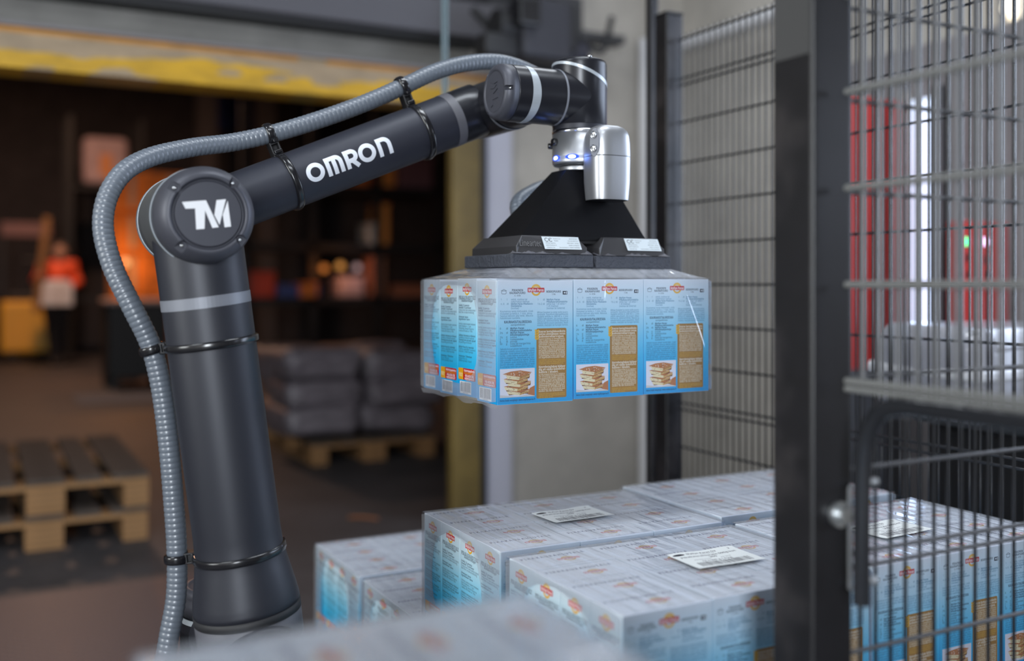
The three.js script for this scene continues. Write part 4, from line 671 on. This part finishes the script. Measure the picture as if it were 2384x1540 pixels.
// gate handle, latch and bolt
{
  const X = 0.786, t = thing('gate_handle', 'bent black tube handle on the near mesh gate', 'handle', V3(X, CAMH - 0.33, -0.737));
  obj('handle_tube', sweep([P(X, -0.322, 0.737), P(X, -0.26, 0.737), P(X, -0.18, 0.735), P(X, -0.148, 0.729), P(X, -0.126, 0.713), P(X, -0.1185, 0.690), P(X, -0.1175, 0.65), P(X, -0.1175, 0.45), P(X, -0.1175, 0.25)], 0.0088, 0.006, 18), M.fence, t);
  for (const r of [-0.2, -0.3]) obj('handle_bracket', rod(P(0.806, r, 0.737), P(X, r, 0.737), 0.0042, 10), M.zinc, t);
  const c = at(1962, 1200, 0.772), b = thing('latch_bolt', 'shiny zinc bolt head on the front of the black post', 'bolt', c);
  obj('bolt_head', new THREE.CylinderGeometry(0.0095, 0.0095, 0.008, 6).rotateX(Math.PI / 2).translate(c.x, c.y, -0.769), M.zinc, b); obj('washer', rod(V3(c.x, c.y, -0.779), V3(c.x, c.y, -0.773), 0.0135, 24), M.zinc, b);
  const l = thing('latch_loop', 'thin grey wire latch loop beside the bolt on the post', 'latch', P(0.805, -0.31, 0.775));
  const lf = (r0, r1) => [rod(P(0.806, r0, 0.772), P(0.806, r1, 0.772), 0.0022, 8), rod(P(0.806, r0, 0.772), P(0.83, r0, 0.772), 0.0022, 8), rod(P(0.806, r1, 0.772), P(0.83, r1, 0.772), 0.0022, 8)];
  obj('latch_wire', lf(-0.212, -0.318), M.zinc, l);
}

// ---------------------------------------------------------------- things beyond the right fence
{
  const m = thing('machine_mast', 'red machine mast with dark slot behind the mesh fence', 'machine', V3(2.82, 0, -2.62));
  const ms = (u0, u1, a, d, y0, y1, mat, n, r) => { const p0 = at(u0, 600, a), p1 = at(u1, 600, a); return obj(n, span(p0.x, p1.x, y0, y1, a, a + d, r), mat, m); };
  ms(1945, 2053, 2.62, 0.1, 0.78, 1.76, M.red, 'mast_panel', 0.006); ms(2072, 2103, 2.62, 0.1, 0.78, 1.76, M.red, 'mast_panel', 0.006); ms(2048, 2076, 2.66, 0.05, 0.3, 1.74, M.dark, 'mast_slot'); ms(1945, 2103, 2.6, 0.2, 0.0, 0.78, M.darkGrey, 'mast_base', 0.01);
  const c0 = at(2240, 520, 2.3), c1 = at(2362, 520, 2.3), t = thing('control_cabinet', 'red control cabinet with green and white indicator lamps', 'control cabinet', V3((c0.x + c1.x) / 2, 0, -2.38));
  obj('cabinet_body', span(c0.x, c1.x, 0.88, CAMH + 0.215, 2.3, 2.36, 0.006), M.red, t); obj('cabinet_stand', span(c0.x + 0.03, c1.x - 0.03, 0, 0.88, 2.31, 2.35, 0.004), M.darkGrey, t);
  const lamp = (u, col, I, n) => { const p = at(u, 563, 2.292); const b = obj(n, lathe([[0, 0], [0.011, 0], [0.011, 0.003], [0.007, 0.008], [0, 0.01]], p, Z, 20), std({ color: 0x222222, emissive: col, emissiveIntensity: I }), t); const l = new THREE.PointLight(col, 0.001); l.position.copy(p).add(V3(0, 0, 0.012)); l.shadow.radius = 0.3; l.name = 'lamp_light'; scene.add(l); };
  lamp(2248, lin(0.05, 1, 0.35), 4, 'indicator_lamp'); lamp(2291, lin(0.75, 0.6, 1), 4, 'indicator_lamp');
  for (const [u, v] of [[2250, 600], [2292, 605], [2252, 640], [2300, 640]]) { const p = at(u, v, 2.296); obj('push_button', rod(p, p.clone().add(V3(0, 0, 0.012)), 0.009, 16), M.dark, t); }
  const mb = thing('floor_machine', 'low dark machine base on the floor behind the mesh fence', 'machine', V3(2.35, 0, -1.55));
  obj('machine_body', span(2.0, 2.85, 0.06, 0.76, 0.95, 1.68, 0.02), M.dark, mb); obj('machine_top', span(1.98, 2.87, 0.76, 0.80, 0.93, 1.70, 0.008), M.darkGrey, mb); for (const [x, a] of [[2.06, 1.0], [2.79, 1.0], [2.06, 1.62], [2.79, 1.62]]) obj('foot', span(x - 0.04, x + 0.04, 0, 0.06, a - 0.04, a + 0.04), M.steel, mb);
  const r0 = at(2290, 850, 1.5), w = thing('wrapped_bale', 'pale film-wrapped bale on the dark machine behind the mesh', 'bale', V3(r0.x, 0.80, r0.z)), bg = rbox(0.4, 0.2, 0.3, null, 0.05, 5), bp = bg.attributes.position;
  for (let k = 0; k < bp.count; k++) { const n = fbm(bp.getX(k) * 14 + 20, bp.getY(k) * 14 + bp.getZ(k) * 9 + 20, 95, 64, 3) - 0.5; bp.setXYZ(k, bp.getX(k) * (1 + 0.12 * n), bp.getY(k) * (1 + 0.2 * n), bp.getZ(k) * (1 + 0.12 * n)); } bg.computeVertexNormals();
  obj('bale_body', bg.translate(r0.x, 0.90, r0.z), phys({ color: lin(0.34, 0.34, 0.38), roughness: 0.3, clearcoat: 0.4 }), w); obj('wrap_band', rbox(0.405, 0.03, 0.306, V3(r0.x, 0.9, r0.z), 0.012), M.white, w);
}

// ---------------------------------------------------------------- warehouse beyond the doorway
function crate(name, label, category, mat, u, v, a, w, h, d, group, parts) {   // box whose front bottom middle shows at u, v
  const p = at(u, v, a), t = thing(name, label, category, p, group); obj('body', rbox(w, h, d, V3(p.x, p.y + h / 2, p.z - d / 2), 0.012), mat, t); if (parts) parts(t, p); return t;
}
const kraft = std({ map: grain([205, 128, 60], 0.22, 81), roughness: 0.8 });
{ // tower of cartons lit by warm lamps
  const a0 = 12.6, cx = at(352, 600, a0).x; let i = 0; const names = ['bottom', 'second', 'third', 'fourth', 'top'];
  for (let k = 0; k < 5; k++) for (const s of [-1, 1]) {
    const t = thing('kraft_carton', `brown carton, ${names[k]} row ${s < 0 ? 'left' : 'right'} in the warm lit tower`, 'carton', V3(cx + s * 0.215, k * 0.485, -(a0 + 0.3)), 'cartons of the warm lit tower');
    obj('carton_body', uvMetres(span(cx + s * 0.215 - 0.208, cx + s * 0.215 + 0.208, k * 0.485, k * 0.485 + 0.475, a0 + rr(-0.03, 0.03), a0 + 0.6, 0.01), 1), kraft, t);
    obj('carton_tape', span(cx + s * 0.215 - 0.03, cx + s * 0.215 + 0.03, k * 0.485 + 0.05, k * 0.485 + 0.43, a0 - 0.036, a0 - 0.02), M.wallPale, t); i++;
  }
  const b = at(292, 612, 12.05), t = thing('work_lamp', 'small warm lamp in front of the brown carton tower', 'lamp', V3(b.x, 0, b.z));
  obj('bulb', lathe([[0, -0.04], [0.03, -0.03], [0.045, 0], [0.03, 0.035], [0, 0.045]], b, UP, 20), std({ color: 0xffffff, emissive: lin(1, 0.42, 0.08), emissiveIntensity: 1.2 }), t); obj('lamp_pole', rod(V3(b.x, 0, b.z), b.clone().add(V3(0, -0.035, 0)), 0.015, 10), M.dark, t); obj('lamp_foot', rod(V3(b.x, 0, b.z), V3(b.x, 0.03, b.z), 0.15, 20), M.dark, t);
  const pl = new THREE.PointLight(lin(1, 0.36, 0.07), LIGHT.work); pl.position.copy(b); pl.shadow.radius = 2; pl.castShadow = true; pl.name = 'lamp_light'; scene.add(pl);
  // rack with a pale sack
  const s = at(248, 430, 16.3), rk = thing('storage_rack', 'dark steel rack carrying the pale sack left of the tower', 'rack', V3(s.x, 0, -16.7));
  for (const [x, a] of [[-0.5, 16.3], [0.5, 16.3], [-0.5, 17.1], [0.5, 17.1]]) obj('upright', span(s.x + x - 0.04, s.x + x + 0.04, 0, 3.6, a, a + 0.08), M.dark, rk);
  for (const y of [0.9, s.y - 0.02]) obj('shelf', span(s.x - 0.5, s.x + 0.5, y - 0.06, y, 16.3, 17.15), M.dark, rk);
  const sk = thing('sack', 'pale pinkish sack high on the dark rack left of the hose', 'sack', V3(s.x, s.y - 0.02, -16.6)); obj('sack_body', rbox(0.64, 0.72, 0.4, V3(s.x, s.y + 0.36, -16.55), 0.09, 4), std({ map: grain([190, 165, 168], 0.15, 83), roughness: 0.8 }), sk); obj('sack_print', rbox(0.17, 0.32, 0.02, V3(s.x, s.y + 0.3, -16.345), 0.008), std({ color: lin(0.75, 0.3, 0.1), roughness: 0.7 }), sk);
}
{ // dark pallet box with pale rim on a bluish mat
  const p = at(322, 905, 11.2), t = thing('pallet_box', 'dark plastic pallet box with a pale rim near the hose', 'box', V3(p.x, 0, p.z - 0.3));
  obj('box_body', span(p.x - 0.3, p.x + 0.3, 0.1, 0.88, 11.2, 11.8, 0.03), M.dark, t); obj('box_rim', span(p.x - 0.32, p.x + 0.32, 0.88, 0.93, 11.18, 11.82, 0.015), std({ color: lin(0.5, 0.36, 0.34), roughness: 0.6 }), t); for (const s of [-1, 1]) obj('runner', span(p.x + s * 0.24 - 0.05, p.x + s * 0.24 + 0.05, 0, 0.1, 11.2, 11.8), M.dark, t);
  const m = at(270, 922, 10.2); tag(obj('floor_mat', span(m.x - 0.35, m.x + 0.4, 0, 0.012, 9.9, 10.7, 0.004), std({ color: lin(0.09, 0.11, 0.15), roughness: 0.7 })), 'bluish grey mat on the floor before the dark pallet box', 'mat');
}
{ // yellow pallet truck
  const p = at(66, 806, 15.6), t = thing('pallet_truck', 'yellow pallet truck standing behind the walking person', 'pallet truck', V3(p.x, 0, p.z));
  obj('truck_body', span(p.x - 0.36, p.x + 0.36, 0.12, 0.86, 15.6, 16.2, 0.07), M.yellow, t); obj('truck_hood', span(p.x - 0.28, p.x + 0.28, 0.84, 0.97, 15.7, 16.15, 0.05), M.dark, t);
  obj('tiller', [rod(V3(p.x + 0.1, 0.9, p.z), V3(p.x + 0.16, 1.42, p.z + 0.1), 0.03, 12), rod(V3(p.x - 0.06, 1.42, p.z + 0.1), V3(p.x + 0.38, 1.42, p.z + 0.1), 0.03, 12)], M.dark, t);
  for (const s of [-1, 1]) obj('wheel', rod(V3(p.x + s * 0.2 - 0.05, 0.1, p.z - 0.1), V3(p.x + s * 0.2 + 0.05, 0.1, p.z - 0.1), 0.1, 24), M.blackRubber, t);
  for (const s of [-1, 1]) obj('mast_rail', span(p.x + s * 0.3 - 0.03, p.x + s * 0.3 + 0.03, 0.1, 1.9, 16.22, 16.3), M.dark, t);
  obj('load_guard', span(p.x - 0.33, p.x + 0.33, 1.78, 1.98, 16.2, 16.24, 0.01), std({ color: lin(0.22, 0.12, 0.12), roughness: 0.6 }), t);
}
{ // wrapped load of sacks on a pallet
  const p = at(850, 1050, 6.0), t = thing('wrapped_load', 'pale grey film-wrapped load of sacks on a pallet in the doorway', 'pallet load', V3(p.x, 0.145, p.z - 0.45));
  const sack = (x, y, a, w, h, d, k) => { const g = rbox(w, h, d, null, Math.min(h, d) * 0.42, 4), q = g.attributes.position; for (let i = 0; i < q.count; i++) { const n = fbm(q.getX(i) * 6 + k * 3 + 9, q.getY(i) * 8 + q.getZ(i) * 5 + 9, 90 + k, 64, 3) - 0.5; q.setXYZ(i, q.getX(i) * (1 + 0.3 * n), q.getY(i) * (1 + 0.6 * n), q.getZ(i) * (1 + 0.3 * n)); } g.computeVertexNormals(); return g.translate(x, y, -a); };
  const grey = std({ map: grain([104, 98, 105], 0.3, 85), roughness: 0.45 }); let k = 0;
  for (let r = 0; r < 3; r++) for (const [x, a] of [[-0.24, 6.2], [0.24, 6.22], [-0.22, 6.75], [0.24, 6.78]]) { obj('sack', sack(p.x + x + rr(-0.05, 0.05), 0.145 + 0.105 + r * 0.165 + rr(-0.01, 0.02), a + rr(-0.05, 0.05), 0.5, 0.2, 0.54, k++), grey, t); }
  makePallet(M.wood, 'wooden pallet under the grey wrapped sacks', p.x + 0.02, 6.5, 0, 0.02);
  const o = at(845, 1196, 4.45); tag(obj('strap_scrap', sweep([V3(o.x - 0.05, 0.006, o.z - 0.05), V3(o.x, 0.012, o.z), V3(o.x + 0.06, 0.006, o.z + 0.04)], 0.006, 0.02, 8), std({ color: lin(0.3, 0.1, 0.03), roughness: 0.6 })), 'short orange strap scrap lying on the dark floor', 'strap');
}
{ // long rack behind the upper arm
  const a = 12.8, x0 = at(560, 600, a).x, x1 = at(1030, 600, a).x, t = thing('storage_rack', 'long dark storage rack seen under the upper arm', 'rack', V3((x0 + x1) / 2, 0, -(a + 0.5)));
  const shelves = [0.92, 1.62, 2.4]; for (const f of [0.02, 0.34, 0.66, 0.99]) obj('upright', span(x0 + f * (x1 - x0) - 0.05, x0 + f * (x1 - x0) + 0.05, 0, 3.4, a, a + 0.1), M.dark, t);
  for (const y of shelves) obj('shelf', span(x0, x1, y - 0.09, y, a, a + 1), M.dark, t);
  const c = (r, g, b) => std({ color: lin(r, g, b), roughness: 0.6 }), on = (name, label, cat, mat, u, w, h, sh, dz = 0.05, extra) => { const x = at(u, 600, a).x, y = shelves[sh], q = thing(name, label, cat, V3(x, y, -(a + dz + 0.2)), 'goods on the long dark rack'); obj('body', span(x - w / 2, x + w / 2, y, y + h, a + dz, a + dz + 0.4, 0.02), mat, q); obj('lid', span(x - w / 2 - 0.01, x + w / 2 + 0.01, y + h, y + h + 0.03, a + dz - 0.01, a + dz + 0.41, 0.01), mat, q); };
  on('storage_tub', 'red tub at the end of the lower rack shelf', 'tub', c(0.5, 0.06, 0.03), 612, 0.34, 0.3, 0);
  on('storage_tub', 'long blue tub low on the rack under the arm', 'tub', c(0.05, 0.09, 0.3), 700, 0.55, 0.14, 0); on('storage_tub', 'small orange tub on the lower rack shelf', 'tub', c(0.7, 0.22, 0.04), 716, 0.2, 0.16, 0, -0.1);
  on('storage_tub', 'pinkish white tub in the middle of the lower shelf', 'tub', c(0.5, 0.36, 0.36), 820, 0.36, 0.24, 0); on('storage_tub', 'tall salmon tub beside the rack upright', 'tub', c(0.62, 0.24, 0.13), 886, 0.18, 0.5, 0);
  on('storage_tub', 'low reddish tub near the door post', 'tub', c(0.4, 0.14, 0.07), 960, 0.5, 0.13, 0); on('storage_tub', 'tall orange drum on the middle rack shelf', 'drum', c(0.9, 0.36, 0.08), 895, 0.16, 0.52, 1, 0.02); on('storage_tub', 'small pale bottle beside the tall orange drum', 'bottle', c(0.5, 0.55, 0.55), 866, 0.1, 0.25, 1, 0.0);
  on('storage_tub', 'bright orange sack on the upper rack shelf', 'sack', c(0.9, 0.33, 0.07), 900, 0.3, 0.55, 2); on('storage_tub', 'dull purple box at the upper shelf end', 'box', c(0.2, 0.1, 0.12), 972, 0.5, 0.4, 2); on('storage_tub', 'dark orange sack just under the upper arm', 'sack', c(0.8, 0.22, 0.04), 835, 0.32, 0.3, 2);
  // small lamps along the rack
  const lamps = [[754, 626, [1, 0.3, 0.06], 0.5], [792, 620, [1, 0.42, 0.1], 0.6], [831, 624, [0.8, 0.5, 0.5], 0.4]];
  lamps.forEach(([u, v, col, I], k) => { const q = at(u, v, a - 0.05), b = tag(obj('marker_lamp', lathe([[0, -0.05], [0.04, -0.03], [0.055, 0], [0.04, 0.035], [0, 0.055]], q, UP, 18), std({ color: 0x111111, emissive: lin(...col), emissiveIntensity: I })), ['deep orange marker lamp on the rack, leftmost of three', 'bright orange marker lamp on the rack, middle of three', 'pinkish marker lamp on the rack, rightmost of three'][k], 'lamp', 'marker lamps on the long rack'); const l = new THREE.PointLight(lin(...col), 0.15); l.position.copy(q).add(V3(0, 0, 0.07)); l.shadow.radius = 2; l.name = 'lamp_light'; scene.add(l); });
}
{ // signs and columns on the far wall
  const p = at(556, 265, 17.9), t = thing('wall_sign', 'dark blue sign board high on the far warehouse wall', 'sign', V3(p.x, p.y - 0.3, p.z)); obj('board', rbox(0.75, 0.62, 0.05, V3(p.x, p.y, p.z + 0.02), 0.01), std({ color: lin(0.02, 0.04, 0.16), roughness: 0.4 }), t); obj('round_mark', rod(V3(p.x + 0.08, p.y - 0.05, p.z + 0.045), V3(p.x + 0.08, p.y - 0.05, p.z + 0.055), 0.16, 30), std({ color: lin(0.05, 0.08, 0.22), roughness: 0.4 }), t);
  struct('trim_1', merge([at(484, 600, 16.5), at(622, 600, 16.5)].map((q) => span(q.x - 0.14, q.x + 0.14, 0, 5.6, 16.5, 16.8))), std({ color: lin(0.07, 0.06, 0.06), roughness: 0.8 }));
}
function pendant(x, a, I, col, label, y = 4.7) {
  const t = thing('high_bay_lamp', label, 'lamp', V3(x, y, -a), 'warm lamps of the warehouse'); obj('shade', lathe([[0.05, 0.3], [0.09, 0.25], [0.25, 0.0], [0.245, 0.0], [0.085, 0.24], [0.045, 0.29]], V3(x, y, -a), UP, 32), M.steel, t); obj('lamp_disc', rod(V3(x, y + 0.02, -a), V3(x, y + 0.03, -a), 0.2, 28), std({ color: 0xffffff, emissive: col, emissiveIntensity: 1.2 }), t); obj('cable', rod(V3(x, y + 0.28, -a), V3(x, 5.6, -a), 0.01, 8), M.dark, t);
  areaLight(V3(x, y - 0.01, -a), V3(x, 0, -a - 1e-4), 0.36, 0.36, col, I);
}
pendant(at(110, 500, 13.2).x, 13.2, LIGHT.sodium * 50, lin(1, 0.58, 0.38), 'warm lamp hanging above the walking person');
pendant(at(500, 500, 11.5).x, 10.8, LIGHT.sodium * 2.2, lin(1, 0.6, 0.45), 'warm lamp hanging before the long rack');
pendant(at(300, 500, 9).x, 9.2, LIGHT.sodium * 3, lin(1, 0.66, 0.52), 'warm lamp hanging over the warehouse aisle');

// ---------------------------------------------------------------- the person
{
  const f = at(131, 852, 15.0), t = thing('person', 'person in orange vest and dark trousers walking with a plank and a white box', 'person', V3(f.x, 0, f.z));
  const R = YAW * -0.2; // local frame: x right of the picture, y up, z towards the camera; facing the camera and a little left
  const sm = (a, b, k) => { const h = Math.max(k - Math.abs(a - b), 0) / k; return Math.min(a, b) - h * h * k / 4; };
  const cap = (p, a, b, ra, rb) => { const ba = [b[0] - a[0], b[1] - a[1], b[2] - a[2]], pa = [p[0] - a[0], p[1] - a[1], p[2] - a[2]], h = clamp((pa[0] * ba[0] + pa[1] * ba[1] + pa[2] * ba[2]) / (ba[0] ** 2 + ba[1] ** 2 + ba[2] ** 2 + 1e-9)); return Math.hypot(pa[0] - ba[0] * h, pa[1] - ba[1] * h, pa[2] - ba[2] * h) - (ra + (rb - ra) * h); };
  const J = { hip: [0, 0.88, 0], waist: [0.01, 1.02, 0], chest: [0.015, 1.22, 0.0], neck: [0.03, 1.4, 0.02], head: [0.045, 1.52, 0.05], sr: [0.19, 1.34, 0], er: [0.27, 1.12, 0.04], hr: [0.12, 1.0, 0.2], sl: [-0.155, 1.34, 0], el: [-0.24, 1.14, 0.1], hl: [-0.2, 1.22, 0.27], kr: [0.07, 0.47, 0.03], ar: [0.05, 0.09, -0.02], tr: [0.06, 0.045, 0.15], kl: [-0.05, 0.48, 0.1], al: [-0.03, 0.09, 0.05], tl: [-0.03, 0.045, 0.22], hpr: [0.085, 0.86, 0], hpl: [-0.085, 0.86, 0] };
  const torso = (p, e = 0) => { let d = cap(p, J.waist, J.chest, 0.135 + e, 0.15 + e); d = sm(d, cap(p, J.sl, J.sr, 0.075 + e, 0.075 + e), 0.08); d = sm(d, cap(p, J.hip, J.waist, 0.14 + e, 0.135 + e), 0.06); return d; };
  const arms = (p, e = 0) => Math.min(sm(cap(p, J.sr, J.er, 0.056 + e, 0.046 + e), cap(p, J.er, J.hr, 0.045 + e, 0.032 + e), 0.03), sm(cap(p, J.sl, J.el, 0.056 + e, 0.046 + e), cap(p, J.el, J.hl, 0.045 + e, 0.032 + e), 0.03));
  const legs = (p, e = 0) => sm(sm(cap(p, J.hpr, J.kr, 0.088 + e, 0.06 + e), cap(p, J.kr, J.ar, 0.058 + e, 0.042 + e), 0.03), sm(cap(p, J.hpl, J.kl, 0.088 + e, 0.06 + e), cap(p, J.kl, J.al, 0.058 + e, 0.042 + e), 0.03), 0.02);
  const feet = (p, e = 0) => Math.min(cap(p, J.ar, J.tr, 0.045 + e, 0.038 + e), cap(p, J.al, J.tl, 0.045 + e, 0.038 + e));
  const hands = (p) => { let d = 9; for (const [h, s] of [[J.hr, -1], [J.hl, 1]]) { d = Math.min(d, cap(p, h, [h[0] + s * 0.02, h[1] - 0.01, h[2] + 0.05], 0.032, 0.03)); for (let k = 0; k < 4; k++) d = sm(d, cap(p, [h[0] + s * 0.02, h[1] + 0.025 - k * 0.018, h[2] + 0.05], [h[0] + s * 0.06, h[1] + 0.02 - k * 0.018, h[2] + 0.075 - 0.005 * k], 0.0095, 0.0085), 0.012); d = sm(d, cap(p, [h[0], h[1] + 0.03, h[2] + 0.02], [h[0] + s * 0.03, h[1] + 0.055, h[2] + 0.05], 0.011, 0.009), 0.015); } return d; };
  const head = (p) => { const h = J.head; let d = cap(p, [h[0], h[1] + 0.035, h[2] - 0.012], [h[0], h[1] - 0.045, h[2] + 0.022], 0.088, 0.062); d = sm(d, cap(p, [h[0], h[1] - 0.005, h[2] + 0.085], [h[0], h[1] - 0.03, h[2] + 0.1], 0.01, 0.016), 0.02); for (const s of [-1, 1]) { d = sm(d, cap(p, [h[0] + s * 0.085, h[1] - 0.015, h[2]], [h[0] + s * 0.087, h[1] + 0.02, h[2] - 0.006], 0.012, 0.014), 0.012); d = -sm(-d, cap(p, [h[0] + s * 0.033, h[1] + 0.012, h[2] + 0.098], [h[0] + s * 0.034, h[1] + 0.012, h[2] + 0.098], 0.014, 0.014), 0.02); } return sm(d, cap(p, J.neck, [h[0], h[1] - 0.05, h[2] - 0.01], 0.055, 0.055), 0.04); };
  function polygonise(fn, lo, size, res) {
    const mc = new MarchingCubes(res, M.white, false, false, 200000); mc.isolation = 0; const half = size / 2, c = [lo[0] + half, lo[1] + half, lo[2] + half];
    for (let k = 0; k < res; k++) for (let j = 0; j < res; j++) for (let i = 0; i < res; i++) mc.field[i + j * res + k * res * res] = -fn([c[0] + (i / res * 2 - 1) * half, c[1] + (j / res * 2 - 1) * half, c[2] + (k / res * 2 - 1) * half]);
    mc.update(); const n = mc.count, g = new THREE.BufferGeometry(); g.setAttribute('position', new THREE.Float32BufferAttribute(Float32Array.from(mc.positionArray.subarray(0, n * 3)), 3)); 
    const p = g.attributes.position; for (let i = 0; i < n; i++) p.setXYZ(i, c[0] + p.getX(i) * half, c[1] + p.getY(i) * half, c[2] + p.getZ(i) * half); const m = mergeVertices(g, 1e-5); const ix = m.index.array; for (let i = 0; i < ix.length; i += 3) { const q = ix[i]; ix[i] = ix[i + 1]; ix[i + 1] = q; } m.computeVertexNormals(); return m;
  }
  const all = (p) => Math.min(sm(sm(sm(torso(p, -0.01), arms(p, -0.008), 0.03), legs(p, -0.01), 0.04), feet(p, -0.012), 0.02), 9);
  const skinMat = std({ color: lin(0.42, 0.24, 0.17), roughness: 0.6 });
  const bodyFn = (p) => { const d = all(p); return p[1] > 1.36 ? sm(d, head(p), 0.02) : sm(d, hands(p), 0.012); };
  const face = mergeGeometries([polygonise(bodyFn, [-0.86, -0.02, -0.8], 1.7, 110)]);
  const turned = (g) => { g.rotateY(R); return g; };
  const body = shadow(new THREE.Mesh(turned(face), skinMat)); body.name = 'body'; t.add(body);
  const add = (n, g, m) => { const o = shadow(new THREE.Mesh(turned(g), m)); o.name = n; t.add(o); return o; };
  const jacketFn = (p) => Math.max(sm(torso(p, 0.014), arms(p, 0.012), 0.03), 0.84 - p[1] + 0.02 * Math.sin(p[0] * 20), Math.min(cap(p, J.hr, J.hr, 0.05, 0.05), cap(p, J.hl, J.hl, 0.05, 0.05)) * -1, p[1] - 1.42);
  add('vest', polygonise(jacketFn, [-0.5, 0.75, -0.5], 1.0, 80), std({ color: lin(0.78, 0.08, 0.015), roughness: 0.6 }));
  add('trousers', polygonise((p) => Math.max(Math.min(legs(p, 0.012), cap(p, J.hip, J.waist, 0.145, 0.14)), p[1] - 0.97, 0.1 - p[1]), [-0.5, 0.05, -0.5], 1.0, 80), std({ color: lin(0.012, 0.012, 0.016), roughness: 0.8 }));
  add('shoes', polygonise((p) => Math.max(feet(p, 0.008), -p[1] + 0.002, p[1] - 0.16), [-0.25, -0.1, -0.2], 0.5, 60), M.blackMatt);
  add('hair', polygonise((p) => Math.max(cap(p, [J.head[0], J.head[1] + 0.04, J.head[2] - 0.02], [J.head[0], J.head[1], J.head[2] - 0.03], 0.093, 0.085), -(p[1] - J.head[1] - 0.03 + (p[2] - J.head[2]) * -0.9)), [-0.2, 1.35, -0.2], 0.45, 50), std({ color: lin(0.1, 0.06, 0.05), roughness: 0.8 }));
  const strip = (y, h) => polygonise((p) => Math.max(torso(p, 0.018), Math.abs(p[1] - y) - h), [-0.5, 0.7, -0.5], 1.0, 90);
  add('reflective_band', strip(1.13, 0.026), M.white);
  const wp = (x, y, z) => V3(x, y, z).applyAxisAngle(UP, R).add(V3(f.x, 0, f.z));
  // plank held upright at the left hand, white box held before the belly
  const a = wp(-0.235, 0.72, 0.33), b = wp(-0.1, 1.98, 0.3), dirp = b.clone().sub(a), pk = thing('plank', 'long pale wooden plank held slanting by the walking person', 'plank', a); obj('plank_board', orient(rbox(0.09, dirp.length(), 0.035, V3(0, dirp.length() / 2, 0), 0.004), a, dirp), M.wood, pk);
  const c = wp(0.0, 0.96, 0.245), bx = thing('white_box', 'white box carried at the waist by the walking person', 'box', c.clone().add(V3(0, -0.15, 0))); obj('box_body', rbox(0.42, 0.3, 0.12, null, 0.008).rotateY(R).translate(c.x, c.y, c.z), M.white, bx); obj('box_band', [rbox(0.425, 0.02, 0.124, V3(0, 0.0, 0), 0.004), rbox(0.02, 0.304, 0.124, V3(0.05, 0, 0), 0.004)].map((g) => g.rotateY(R).translate(c.x, c.y, c.z)), std({ color: lin(0.4, 0.34, 0.3), roughness: 0.6 }), bx);
}
renderer.render(scene, camera);
